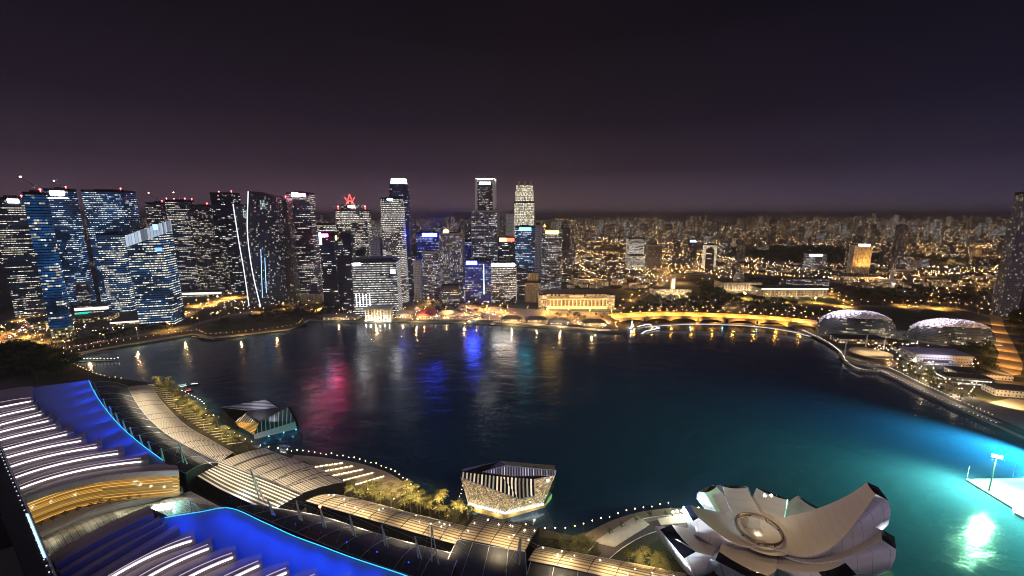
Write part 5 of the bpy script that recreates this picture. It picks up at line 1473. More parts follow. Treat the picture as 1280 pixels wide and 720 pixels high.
for k, (x, y, l2) in enumerate(((377, 654, 'near the louvre canopy'), (407, 663, 'carrying a red amber lamp'), (444, 673, 'third along the dark rafters'), (484, 686, 'nearest the end of the blue wing'), (526, 702, 'left of the square tan canopy'))):
    tp = pylon(at(x, y, 18), 13, 'white slanting pylon on the raftered glass roof, ' + l2, (-3, 2, 0), 1.0)
    if k == 1:
        q = MB(); q.ball(tp + Vector((0, 0, .6)), .7); tag(q.build('amber_lamp', lamp_mat('amber', (1, .25, .05), 22)), 'glaring red amber lamp at a pylon head', 'lamp')
pylon(at(545, 712, 16), 24, 'tall white pylon at the left corner of the square tan canopy', (-2, 2, 0), 2.2)
pylon(at(646, 712, 14), 18, 'white pylon at the right corner of the square tan canopy', (2, 1, 0), 1.2)

# ------------------------------------------------------------------ crystal pavilions
M_cglass = facade('crystal_glass_lit', Bay=.8, Floor=.8, WinW=.84, WinH=.8, RowFrac=.9, Hi=.96, Lo=.75, Strength=1.05, ColA=(1, .78, .42), ColB=(.85, .46, .14), Wall=(.4, .36, .28), Dim=.3, DimCol=(1, .8, .5), Run=3)
M_slit = facade('lit_roof_slats', Bay=2.6, Floor=60, WinW=.42, WinH=1.0, RowFrac=2, Hi=1, Lo=1, Strength=1.0, ColA=(1, .86, .62), ColB=(1, .80, .5), Wall=(.03, .022, .02), Dim=.0)
M_slitv = facade('violet_roof_slats', Bay=1.8, Floor=60, WinW=.4, WinH=1.0, RowFrac=2, Hi=1, Lo=1, Strength=.75, ColA=(.75, .68, 1), ColB=(1, .9, .95), Wall=(.10, .09, .14), Dim=.0)
M_base = mat('pavilion_base_gold', (.50, .37, .16), .6)
def fv(name, pts, material, parent, back=.6, uvdir=None):
    """solid facet: face plus a thin back"""
    P = [Vector(p) for p in pts]
    nrm = (P[1] - P[0]).cross(P[2] - P[0]).normalized()
    cam_ = Vector((0, 0, CAM_H)) - P[0]
    if nrm.dot(cam_) < 0: P = P[::-1]; nrm = -nrm
    e = (P[1] - P[0]); ref = Vector(uvdir) if uvdir else Vector((e.x, e.y, 0)).normalized()
    v_ = nrm.cross(ref).normalized() if abs(nrm.dot(ref)) < .99 else e.normalized()
    uv = [((p - P[0]).dot(ref), (p - P[0]).dot(v_)) for p in P]
    q = MB(); q.face(P, 0, uv); Q = [p - nrm * back for p in P]; q.face(Q[::-1], 0, uv[::-1])
    for i in range(len(P)): j = (i + 1) % len(P); q.face([P[j], P[i], Q[i], Q[j]], 0, [(0, 0)] * 4)
    return q.build(name, material, parent)
p0 = at(635, 630, 0)
t = thing('crystal_pavilion', 'bright faceted glass pavilion on the water with warm lit slatted roof', 'pavilion', Vector((p0.x, p0.y, 0)))
v = dict(a=at(576, 597, 17), b=at(585.5, 629, 3.5), c=at(632, 641, 3.5), d=at(649, 624, 12), e=at(669, 620, 10), f=at(679, 630, 3.5), g=at(669, 599, 16), h=at(695, 588, 22), i=at(684, 619, 6), j=at(694, 594, 20),
         k=at(577, 590, 19), l=at(628, 596, 17), m=at(603, 590, 18), n=at(632, 582, 23), o=at(640, 595, 18.5))
fv('glass_wall', [v['a'], v['b'], v['c'], v['d']], M_cglass, t)
fv('glass_wall', [v['d'], v['c'], v['f'], v['e']], M_cglass, t)
fv('glass_wall', [v['g'], v['e'], v['f'] + Vector((0, 0, .3)), v['i'], v['j']], M_cglass, t)
fv('slatted_roof', [v['k'], v['a'], v['d'], v['l']], M_slit, t, uvdir=(1, 0, 0))
fv('slatted_roof', [v['l'], v['d'], v['e'], v['g']], M_slit, t, uvdir=(1, 0, 0))
fv('upper_roof', [v['m'], v['o'], v['j'], v['h'], v['n']], M_slitv, t, uvdir=(1, 0, 0))
bk = [v['h'] + Vector((0, 10, -3)), v['n'] + Vector((-4, 10, -3)), v['k'] + Vector((0, 8, -3))]
q = MB(); lowb = [Vector((p.x, p.y, 2)) for p in bk]; q.strip(lowb, bk); q.face([v['h'], bk[0], bk[1], v['n']]); q.face([v['n'], bk[1], bk[2], v['k'], v['m']]); q.face([v['h'], v['i'], lowb[0], bk[0]]); q.face([v['k'], bk[2], lowb[2], v['b'], v['a']]); q.build('rear_wall', M_dark, t)
base = [at(584, 637, .2), at(629, 649, .2), at(681, 634, .2), at(690, 622, .2), at(660, 600, .2), at(590, 612, .2)]
q = MB(); q.prism([(p.x, p.y) for p in base], -2, 3.4, 0, 1); q.build('base', [M_base, M_conc], t)
q = MB()
for a, b in (('a', 'b'), ('a', 'd'), ('d', 'e'), ('d', 'c'), ('b', 'c'), ('c', 'f'), ('e', 'f'), ('h', 'i'), ('h', 'n'), ('n', 'm'), ('h', 'j'), ('j', 'g')): q.tube(v[a], v[b], .28, None, 5)
q.build('frame', M_white, t)
q = MB(); q.path([v['b'] + Vector((.2, -.8, .3)), v['c'] + Vector((0, -.9, .3)), v['f'] + Vector((.3, -.8, .3))], .32, 5); q.build('base_light', lamp_mat('pav_white', (1, .97, .9), 9), t)
q = MB(); q.ball(v['j'] + Vector((-5, -1.5, -3)), .9); q.build('wall_lamp', E_white, t)
for a, b in (('b', 'c'), ('c', 'f')):
    for f in (.25, .75): light('POINT', v[a].lerp(v[b], f) + Vector((0, -4, 0)), 1500, (1, .84, .5), .3)
p0 = at(330, 525, 0)
t = thing('crystal_pavilion', 'dim faceted pavilion on the water with pale line roof and a golden wall', 'pavilion', Vector((p0.x, p0.y, 0)))
v = dict(a=at(275.5, 509, 13), b=at(332, 499.5, 18), c=at(347.5, 509.6, 14), d=at(311, 513, 12), e=at(294, 527, 9), f=at(306, 517, 12), g=at(323, 529.6, 11), h=at(317, 543, 3), i=at(369, 527, 6), j=at(360, 509, 15), k=at(326, 527, 12), l=at(297, 532, 3), m=at(371, 533, 2.6), b2=at(283, 517, 3))
M_lines = striped('pale_line_roof', (.55, .55, .62), (.03, .03, .04), 1.6, .35, 1, .5)
M_lines2 = striped('glass_fin_wall', (.40, .42, .46), (.02, .022, .03), 3.2, .2, 0, .3)
fv('line_roof', [v['a'], v['d'], v['c'], v['b']], M_lines, t, uvdir=(1, 0, 0))
fv('dark_roof', [v['d'], v['k'], v['j'], v['c']], M_dark, t)
fv('golden_wall', [v['e'], v['l'], v['h'], v['g']], FM['gold'], t)
fv('entrance_roof', [v['e'], v['g'], v['f']], M_slit, t, uvdir=(1, 0, 0))
fv('link_roof', [v['f'], v['g'], v['k'], v['d']], M_dark, t)
fv('fin_wall', [v['k'], v['h'], v['i'], v['j']], M_lines2, t, uvdir=(.9, .4, 0))
fv('base_band', [v['h'], at(318, 549, 0), at(371, 536, 0), v['i']], M_steel, t)
q = MB(); rr = [v['a'], v['b'] , v['c'], v['j'], v['i']]; rr = [p + Vector((0, 4, -2)) for p in rr]; q.strip([Vector((p.x, p.y, -1)) for p in rr], rr, 0, True); q.strip([Vector((p.x, p.y, -1)) for p in (v['a'], v['e'], v['l'])], [v['a'], v['e'], v['l']]); q.build('rear_wall', M_dark, t)
light('POINT', v['h'] + Vector((-6, -8, 3)), 500, (1, .66, .25), .4); light('POINT', v['e'] + Vector((2, 1, 6)), 2500, (1, .66, .25), .4)
light('POINT', v['j'] + Vector((-3, -12, 10)), 4000, (.85, .9, 1), .5); light('POINT', v['b'] + Vector((-8, -6, 9)), 4000, (.85, .85, 1), .5)
for f in (.35, .7, 1.0):
    p = lerp(at(318, 549, 1.2), at(371, 536, 1.2), f) + Vector((0, -1.4, 0))
    tt = thing('quay_uplight', 'cyan floodlight at the waterline of the dim pavilion', 'floodlight', p, 'cyan lamps under the dim pavilion')
    q = MB(); q.ball(p, .5); q.build('lamp_head', lamp_mat('cyan_head', (.1, .8, 1), 4), tt)
    light('POINT', p + Vector((0, -6, .9)), 260, (.05, .70, 1), .6)

# ------------------------------------------------------------------ event plaza with lit steps
pz = [(372, 571), (440, 579), (480, 590), (505, 604), (521, 620), (470, 612), (430, 600), (395, 585)]
t = thing('stepped_plaza', 'waterside plaza of shallow steps edged with rows of small warm lights', 'plaza', at(450, 595, 2.6))
q = MB(); P = [at(x, y, 2.62) for x, y in pz]; q.cap([(p.x, p.y) for p in P], 2.62); q.build('paving', M_prom, t)
for k in range(8):
    f = k / 7
    a = lerp(at(388, 583, 3), at(492, 622, 3), f); b = lerp(at(430, 577, 3), at(540, 612, 3), f * .86)
    d_ = (b - a); q = MB(); q.box((a.x + b.x) / 2, (a.y + b.y) / 2, 2.63, d_.length, 3.2, .5 + .06 * k, math.atan2(d_.y, d_.x)); q.build('step', M_prom, t)
    q = MB()
    for s in range(7):
        g_ = a.lerp(b, (s + .5) / 7); q.box(g_.x, g_.y - 1.7, 2.95, 2.2, .35, .35, math.atan2(d_.y, d_.x))
    q.build('step_lights', lamp_mat('step_light', (1, .72, .36), 14), t)
for x, y in ((420, 580), (455, 592), (490, 606), (440, 600)): light('POINT', at(x, y, 9), 800, (1, .7, .3), .5)

# boardwalk, lawn and curved road by the museum
ribbon_flat('road', [(705, 745), (745, 697), (775, 673), (810, 657), (850, 652), (905, 650)], 11, 2.66, mat('plum_road', (.075, .06, .068), .8))
for off_ in (-5.7, 5.7):
    c = smooth([at(x, y, 2.7) for x, y in [(705, 745), (745, 697), (775, 673), (810, 657), (850, 652), (905, 650)]], 30)
    q = MB(); e = offs(c, off_, .12); q.path(e, .22, 4); tag(q.build('kerb', mat('pale_kerb', (.7, .68, .66), .7)), kind='structure')
patch('lawn', [(770, 712), (795, 690), (835, 668), (860, 690), (850, 715), (800, 722)], 2.63, M_grass)
ribbon_flat('boardwalk', [(735, 675), (770, 657), (805, 646), (845, 641), (880, 642)], 9, 2.68, mat('boardwalk_timber', (.24, .19, .14), .8))
for lab, px in (('glass canopied terrace with small lit trees on the boardwalk, nearer the palms', [(742, 678), (795, 645), (812, 656), (768, 684)]), ('pale lit terrace on the boardwalk beside the museum', [(822, 649), (872, 640), (876, 651), (826, 657)])):
    P = [at(x, y, 2.7) for x, y in px]
    if sum(a.x * b.y - b.x * a.y for a, b in zip(P, P[1:] + P[:1])) < 0: P = P[::-1]
    q = MB(); q.prism([(p.x, p.y) for p in P], 2.5, 3.1, 0, 0); tag(q.build('terrace', mat('terrace_paving', (.50, .46, .38), .7)), lab, 'terrace')
for x, y in ((757, 671), (772, 663), (790, 656), (807, 650), (829, 648)):
    light('POINT', at(x, y, 7), 420, (1, .9, .68), .3)
c = at(857, 638, 6)
tt = thing('event_lights', 'dazzling white rig of lights on the boardwalk left of the museum', 'floodlight', Vector((c.x, c.y, 2.7)))
q = MB()
for dx in (-9, -3, 3, 9): q.tube((c.x + dx, c.y + .2 * dx, 2.7), (c.x + dx, c.y + .2 * dx, 6), .15)
q.tube((c.x - 9, c.y - 1.8, 6), (c.x + 9, c.y + 1.8, 6), .15); q.build('rig', M_dark, tt)
for dx in (-9, -6, -3, 0, 3, 6, 9):
    q = MB(); q.ball((c.x + dx, c.y + .2 * dx - .3, 6.5), .75 if dx < -4 else .55); q.build('lamp_head', lamp_mat('rig_lamp', (1, .93, .8), 40), tt)
light('POINT', c + Vector((-4, -3, 2)), 6000, (1, .88, .68), .5)
# ------------------------------------------------------------------ repeated things: lamps, trees, boats, cars
class Kind:
    def __init__(self, root, parts):
        self.root, self.kids, self.used = root, {root.name: parts}, False
    def put(self, loc, rz=0.0, sc=1.0, label=None, group=None):
        if not self.used:
            self.used = True; o = self.root
            o.location = loc; o.rotation_euler = (0, 0, rz); o.scale = (sc, sc, sc)
            if label: o['label'] = label
            if group: o['group'] = group
            return o
        return copy_tree(self.root, self.kids, loc, rz, sc, label, group)
O = Vector((0, 0, 0))
def road_lamp_kind(head_mat, h=9):
    t = thing('street_lamp', 'street lamp', 'street lamp', O)
    q = MB(); q.tube((0, 0, 0), (0, 0, h), .14, .09, 6); q.tube((0, 0, h), (2.2, 0, h + .5), .07, .06, 5); a = q.build('pole', M_steel, t)
    q = MB(); q.box(2.6, 0, h + .35, 1.5, .7, .25); b = q.build('lamp_head', head_mat, t)
    return Kind(t, [a, b])
def globe_kind(head_mat, h=4.2, r=.42):
    t = thing('promenade_lamp', 'promenade lamp', 'lamp', O)
    q = MB(); q.tube((0, 0, 0), (0, 0, h), .09, .06, 6); a = q.build('pole', M_dark, t)
    q = MB(); q.ball((0, 0, h + r * .8), r, 0, 8, 5); b = q.build('lamp_head', head_mat, t)
    return Kind(t, [a, b])
K_road = road_lamp_kind(E_sod)
E_globe = lamp_mat('globe_warm', (1, .60, .22), 12, False)
E_globew = lamp_mat('globe_white', (1, .86, .66), 14, False)
K_globe, K_globew = globe_kind(E_globe, 4.2, .33), globe_kind(E_globew, 3.5, .4)

# road lamps: the nearest as things, the rest as one mass
ROAD_LAMPS.sort(key=lambda r: r[0].length)
def zone(p):
    x, y, d = proj(p)
    if x < 260: return 'beside the left shore roads under the dark towers', 'lamps along the left shore roads'
    if x < 760 and y > 355: return 'along the quay road below downtown', 'lamps along the quay road'
    if x > 755 and 385 < y < 412 and x < 1040: return 'on the long orange lit bridge', 'lamps on the road bridge'
    if x > 900 and y > 355: return 'beside the road past the dark field', 'lamps by the field road'
    return 'along the distant avenues of the old town', 'lamps in the old town'
for i, (p, en, rz) in enumerate(ROAD_LAMPS[:250]):
    d, g = zone(p)
    K_road.put(p, rz, 1.25, 'tall street lamp with glowing amber head ' + d, g)
for k, (p, en, rz) in enumerate(ROAD_LAMPS[:250]):
    if k % 3 == 0 and not (760 < proj(p)[0] < 1030 and 385 < proj(p)[1] < 412):
        f = min(2.2, max(.35, (p.length / 900) ** 1.2))
        light('SPOT', p + Vector((2.2 * math.cos(rz), 2.2 * math.sin(rz), 12)), 28000 * en * f, (1, .50, .10), .5, target=p + Vector((3.2 * math.cos(rz), 3.2 * math.sin(rz), 0)), spot=150)

def lamp_row(px, n, kind, label, group, z=2.6, sc=1.0):
    for p in smooth([at(x, y, z) for x, y in px], n): kind.put(p, 0, sc * RN.uniform(.78, 1.15), label, group)
lamp_row([(365, 569), (400, 572), (440, 578), (480, 589), (505, 604), (523, 620)], 26, K_globe, 'warm globe lamp on the curved water edge of the stepped plaza', 'lamps round the stepped plaza')
lamp_row([(287, 541), (313, 557), (340, 565), (360, 569)], 9, K_globe, 'warm globe lamp on the water edge beside the dim crystal pavilion', 'lamps by the dim pavilion')
lamp_row([(228, 491), (245, 499), (256, 509), (258, 521)], 13, K_globew, 'small white lamp along the hooked quay left of the dim pavilion', 'lamps along the hooked quay', sc=.7)
lamp_row([(262, 525), (272, 527), (281, 522)], 4, K_globe, 'warm lamp on the short jetty to the dim pavilion', 'lamps on the short jetty', sc=1.2)
lamp_row([(560, 650), (568, 638), (576, 622), (578, 612)], 9, K_globe, 'small warm lamp along the narrow walkway to the bright pavilion', 'lamps on the narrow walkway', sc=.6)
lamp_row([(657, 664), (672, 668), (690, 669), (712, 667), (735, 660), (760, 653), (785, 646), (810, 641), (835, 636)], 17, K_globe, 'warm globe lamp on the curved boardwalk edge left of the museum', 'lamps along the boardwalk')
lamp_row([(1003, 414), (1030, 426), (1050, 441), (1058, 453), (1075, 463), (1100, 465), (1150, 489), (1200, 512), (1244, 531)], 88, K_globew, 'small white lamp along the sea wall below the spiky domes', 'lamps along the right sea wall', sc=.55)
lamp_row([(1085, 456), (1110, 461), (1150, 480), (1200, 503), (1240, 520)], 40, K_globew, 'small white lamp on the inner path behind the right sea wall', 'lamps on the inner path', sc=.5)
lamp_row([(84, 452), (100, 451), (125, 451), (148, 450)], 16, K_globew, 'white lamp on the thin jetty reaching out from the left shore', 'lamps on the thin jetty', z=1.0, sc=.8)
lamp_row([(75, 447), (95, 459), (115, 468), (135, 474), (152, 476)], 20, K_globe, 'warm lamp along the curving quay at the left end of the bay', 'lamps along the left quay', sc=.8)
lamp_row([(80, 444), (150, 429), (240, 415), (268, 419), (362, 409), (378, 401)], 44, K_globe, 'warm lamp along the far left sea wall under the towers', 'lamps along the far left wall', sc=.75)
lamp_row([(618, 403), (650, 405), (690, 408), (745, 413), (775, 414)], 60, K_globew, 'white lamp along the long quay before the golden hotel', 'lamps along the hotel quay', z=2.7, sc=.55)
lamp_row([(505, 400), (560, 401), (612, 402)], 22, K_globe, 'warm lamp along the quay beside the red roofed pavilion', 'lamps by the red roofed pavilion', sc=.9)

# jetties
t = thing('thin_jetty', 'thin lamp lined jetty reaching into the water at left', 'jetty', at(116, 451, 0))
q = MB(); a, b = at(84, 452, 1), at(148, 450, 1); d = b - a; q.box((a.x + b.x) / 2, (a.y + b.y) / 2, .2, d.length, 2.4, .8, math.atan2(d.y, d.x)); q.build('deck', M_conc, t)
q = MB()
for k in range(12): p = a.lerp(b, k / 11); q.tube((p.x, p.y, -2), (p.x, p.y, .2), .25)
q.build('piles', M_dark, t)
ribbon_flat('promenade', [(84, 447), (150, 432), (240, 418), (268, 422), (362, 412)], 8, 2.55, M_prom)
ribbon_flat('promenade', [(268, 424), (240, 420.5)], 3, 2.552, M_prom)
ribbon_flat('promenade', [(1003, 412), (1048, 436), (1060, 452), (1100, 461), (1150, 484), (1200, 507), (1250, 529)], 6, 2.553, M_conc)
ribbon_flat('promenade', [(615, 402.5), (690, 407.5), (745, 412)], 10, 2.554, M_prom)
ribbon_flat('promenade', [(365, 572), (400, 575), (440, 581), (478, 593), (503, 608), (521, 623)], 7, 2.645, M_prom)
for x, y in ((110, 440), (170, 428), (230, 417), (300, 416), (345, 411)): light('POINT', at(x, y, 9), 17000, (1, .58, .2), .5)
for x, y in ((470, 398), (520, 397), (580, 398), (640, 402), (700, 405), (740, 408)): light('POINT', at(x, y, 10), 22000, (1, .60, .22), .5)
for x, y in ((1020, 416), (1050, 436), (1066, 455), (1110, 462), (1150, 480), (1200, 502)): light('SPOT', at(x, y, 8), 2000, (1, .85, .6), .5, target=at(x, y, 0), spot=150)

# trees
M_bark = mat('bark', (.10, .075, .05), .9)
M_palm = leaf_mat('palm_leaf', (.12, .12, .045), .5, 2)
M_leafa = leaf_mat('rain_tree_leaf', (.05, .07, .028), .5, 1.2)
M_leafb = leaf_mat('round_tree_leaf', (.07, .08, .03), .5, 1.2)
def palm_kind(seed):
    r = random.Random(seed); t = thing('palm_tree', 'palm', 'palm', O)
    h = r.uniform(6, 8); q = MB(); c = smooth([(0, 0, 0), (.2, .1, h * .5), (.5, .2, h)], 6)
    for k in range(5): q.tube(c[k], c[k + 1], .22 - .02 * k, .20 - .02 * k, 6)
    a = q.build('trunk', M_bark, t)
    q = MB(); top = c[-1]
    for k in range(17):
        az = 2 * math.pi * k / 17 + r.uniform(-.2, .2); el = r.uniform(.1, 1.1); Lf = r.uniform(2.6, 3.6)
        d = Vector((math.cos(az), math.sin(az), 0)); s = Vector((-d.y, d.x, 0)); prev = None
        for j in range(6):
            f = j / 5; p = top + d * (Lf * f * math.cos(el * (1 - f) * .6)) + Vector((0, 0, Lf * (math.sin(el) * f - .85 * f * f)))
            wv = .62 * math.sin(math.pi * min(1, .15 + f * .85)) + .03
            cur = (p - s * wv - Vector((0, 0, .25 * wv)), p, p + s * wv - Vector((0, 0, .25 * wv)))
            if prev:
                q.face([prev[0], prev[1], lerp(prev[1], cur[1], .7), lerp(prev[0], cur[0], .55)]); q.face([prev[1], prev[2], lerp(prev[2], cur[2], .55), lerp(prev[1], cur[1], .7)])
            prev = cur
    b = q.build('crown', M_palm, t)
    return Kind(t, [a, b])
def tree_kind(seed, name, label, leaf, spread, h, n):
    r = random.Random(seed); t = thing(name, label, 'tree', O)
    q = MB(); q.tube((0, 0, 0), (0, 0, h * .45), .4, .28, 7); cl = []
    for k in range(8):
        az = 2 * math.pi * k / 8 + r.uniform(-.3, .3); rr = spread * r.uniform(.3, .85)
        e = Vector((rr * math.cos(az), rr * math.sin(az), h * r.uniform(.62, .95))); q.tube((0, 0, h * .42), e, .18, .05, 5); cl.append((e, spread * r.uniform(.28, .45)))
    cl.append((Vector((0, 0, h * .95)), spread * .5))
    a = q.build('trunk', M_bark, t)
    q = MB()
    for _ in range(n):
        c, rr = r.choice(cl); v = Vector((r.gauss(0, 1), r.gauss(0, 1), r.gauss(0, .6))).normalized() * rr * r.uniform(.35, 1.0) ** .5
        v.z *= .6; p = c + v; s = r.uniform(.35, .75) * spread / 6
        u = Vector((r.gauss(0, 1), r.gauss(0, 1), r.gauss(0, .5))).normalized(); w_ = u.orthogonal().normalized()
        q.face([p - u * s, p - w_ * s * .6, p + u * s, p + w_ * s * .6])
    b = q.build('crown', leaf, t)
    return Kind(t, [a, b])
PALMS = [palm_kind(s) for s in (1, 2, 3)]
RAIN = [tree_kind(s, 'rain_tree', 'tree', M_leafa, 7, 10, 420) for s in (4, 5, 6)]
ROUND = [tree_kind(s, 'round_tree', 'tree', M_leafb, 4, 7.5, 320) for s in (7, 8)]
def scatter(px, n, kinds, label, group, mind, z=2.6, s0=.85, s1=1.2, rnd=RN):
    P = [at(x, y, z) for x, y in px]
    xs, ys = [p.x for p in P], [p.y for p in P]; got = []; tries = 0
    while len(got) < n and tries < n * 60:
        tries += 1
        x, y = rnd.uniform(min(xs), max(xs)), rnd.uniform(min(ys), max(ys))
        if not inside(x, y, P) or any((x - a) ** 2 + (y - b) ** 2 < mind * mind for a, b in got): continue
        got.append((x, y)); rnd.choice(kinds).put((x, y, z), rnd.uniform(0, 6.28), rnd.uniform(s0, s1), label, group)
    return got
M_soil = mat('planted_soil', (.022, .022, .012), .9, scale=.6, var=.5)
for k_, px_ in enumerate(([(190, 479), (208, 477), (228, 491), (250, 511), (264, 527), (292, 546), (322, 561), (296, 568), (258, 547), (224, 523)], [(420, 611), (468, 613), (510, 619), (545, 627), (594, 643), (592, 660), (540, 652), (480, 636), (426, 621)], [(660, 670), (700, 674), (735, 678), (752, 690), (745, 704), (690, 694)])):
    patch('planting_bed', px_, 2.66 + .004 * k_, M_soil)
g1 = scatter([(192, 480), (208, 478), (226, 492), (248, 512), (262, 530), (292, 548), (318, 562), (300, 566), (262, 546), (228, 522)], 62, PALMS, 'gold lit palm in the waterside grove left of the dim crystal pavilion', 'palms left of the dim pavilion', 3.4, s0=1.0, s1=1.5)
g2 = scatter([(425, 613), (468, 616), (510, 621), (545, 630), (590, 648), (588, 658), (540, 651), (480, 637), (438, 625)], 42, PALMS, 'gold lit palm in the grove between the stepped plaza and the bright pavilion', 'palms by the stepped plaza', 3.4, s0=1.0, s1=1.5)
g3 = scatter([(778, 712), (800, 700), (850, 708), (880, 725), (900, 745), (840, 740)], 26, PALMS, 'gold lit palm on the dark lawn below the museum', 'palms below the museum', 2.8, s0=1.0, s1=1.4)
g4 = scatter([(668, 672), (700, 676), (730, 680), (752, 690), (740, 700), (690, 690), (672, 684)], 9, ROUND, 'amber lit round tree behind the lower curved canopy', 'round trees behind the lower canopy', 4, s0=.7, s1=1.0)
for x, y in ((735, 686), (762, 668), (777, 660), (795, 653), (812, 647), (832, 646)):
    ROUND[0].put(at(x, y, 2.7), RN.uniform(0, 6), .5, 'small lit tree in the pale boardwalk terrace', 'terrace trees')
for p in TERR: ROUND[1].put(p, RN.uniform(0, 6), .42, 'small tree on the terrace under the golden glass wall', 'terrace trees under the golden wall')
for G, e in ((g1, 7500), (g2, 7000), (g3, 4200), (g4, 3600)):
    for k, (x, y) in enumerate(G):
        if k % 2 == 0: light('SPOT', (x + 1.0, y - 2.5, 19), e * 1.5, (1, .70, .28), .35, target=(x, y, 2), spot=110)  # unseen spot added above the crown to gild its upper side
scatter([(-20, 455), (30, 430), (62, 437), (84, 452), (100, 466), (60, 478), (-20, 476)], 60, RAIN, 'dark rain tree in the unlit park at the left end of the bay', 'rain trees in the left park', 7, s0=1.0, s1=1.7)
scatter([(82, 436), (140, 424), (220, 412), (215, 409), (140, 416), (90, 428)], 22, RAIN, 'dim tree on the left shore walk under the blue towers', 'trees on the left shore walk', 8, s0=.7, s1=1.0)
scatter([(262, 412), (300, 396), (380, 384), (430, 388), (400, 398), (330, 408)], 44, RAIN, 'dark tree on the park point before the curved apartment towers', 'trees on the park point', 8)
scatter([(520, 392), (560, 372), (640, 378), (650, 388), (580, 394)], 40, RAIN, 'dark tree in the green below the downtown towers', 'trees below downtown', 8, s0=.8, s1=1.1)
scatter([(690, 394), (770, 394), (760, 400), (700, 400)], 14, ROUND, 'tree in the lit gardens before the golden hotel', 'trees before the golden hotel', 6)
scatter([(790, 390), (820, 372), (900, 372), (980, 378), (1010, 390), (960, 392), (860, 390)], 70, RAIN, 'dark spreading tree in the park behind the orange bridge', 'trees behind the bridge', 9, s0=1.0, s1=1.5)
scatter([(1046, 372), (1110, 362), (1190, 362), (1225, 380), (1180, 382), (1090, 380)], 60, RAIN, 'dark tree on the far side of the sports field', 'trees beyond the field', 10, s0=1.1, s1=1.6)
sc1 = scatter([(1095, 440), (1140, 436), (1160, 462), (1200, 476), (1230, 500), (1190, 502), (1120, 462)], 55, ROUND, 'small tree in the lawn between the theatre annex and the sea wall', 'trees by the sea wall', 5, s0=.7, s1=1.1)
scatter([(1255, 395), (1300, 395), (1300, 470), (1284, 465), (1276, 430), (1262, 408)], 30, RAIN, 'dark tree right of the sandy ground at the right edge', 'trees right of the sandy ground', 9, s0=1.1, s1=1.5)
scatter([(1200, 440), (1236, 432), (1246, 460), (1240, 474), (1214, 470)], 16, RAIN, 'dark tree between the right dome and the sandy ground', 'trees left of the sandy ground', 8)
for k, (x, y) in enumerate(sc1):
    if k % 5 == 0: light('POINT', (x + 3, y - 3, 7), 5000, (1, .8, .5), .4)

# boats
def boat(p, rz, L_, label, canopy_mat, lampcol=(1, .9, .7), dome_=False):
    t = thing('boat', label, 'boat', Vector((p.x, p.y, 0)))
    q = MB(); st = []
    for f, wv in ((-.5, .30), (-.3, .38), (.1, .38), (.35, .24), (.5, .02)):
        st.append([(f * L_, -wv * L_ * .5, 1.2), (f * L_ * .94, -wv * L_ * .3, -.3), (f * L_ * .94, wv * L_ * .3, -.3), (f * L_, wv * L_ * .5, 1.2)])
    for a, b in zip(st[:-1], st[1:]):
        for i in range(3): q.face([a[i + 1], a[i], b[i], b[i + 1]])
        q.face([a[0], a[3], b[3], b[0]])
    q.face(st[0]); q.build('hull', M_white if dome_ else M_dark, t, origin=Vector((0, 0, 0)))
    q = MB()
    if dome_:
        for k in range(12):
            for j in range(4):
                F = []
                for a_, b_ in ((k, j), (k + 1, j), (k + 1, j + 1), (k, j + 1)):
                    th, ph = math.pi / 2 * b_ / 4, 2 * math.pi * a_ / 12; F.append((L_ * .38 * math.cos(th) * math.cos(ph), L_ * .17 * math.cos(th) * math.sin(ph), 1.3 + L_ * .2 * math.sin(th)))
                q.face(F if j < 3 else F[:3])
    else:
        q.box(-.05 * L_, 0, 2.9, L_ * .6, L_ * .28, .25)
        for a_ in (-.3, .2):
            for b_ in (-.12, .12): q.tube((a_ * L_, b_ * L_, 1.2), (a_ * L_, b_ * L_, 2.9), .08)
    q.build('canopy', canopy_mat, t, origin=Vector((0, 0, 0)))
    q = MB(); q.box(0, 0, 1.25, L_ * .5, .15, .2); q.build('deck_light', lamp_mat('boat_light', lampcol, 6), t, origin=Vector((0, 0, 0)))
    t.rotation_euler = (0, 0, rz)
    return t
boat(at(590, 404, 0), 0, 26, 'white domed boat moored before the quay', M_white, (1, .95, .85), True)
boat(at(616, 406, 0), .1, 14, 'small pale boat just right of the white domed boat', M_conc)
boat(at(243, 481, 0), .3, 13, 'small tour boat with lit deck at the tip of the hooked quay', M_greyroof)
boat(at(229, 484, 0), .5, 12, 'cyan lit boat tied up inside the hooked quay', M_white, (.4, .9, 1))
boat(at(756, 415, 0), -.1, 34, 'long white ferry lying at the quay left of the jetty', M_white, (.95, .97, 1))
boat(at(236, 489, 0), .2, 9, 'little red lit boat inside the bend of the hooked quay', M_redroof, (1, .15, .3))

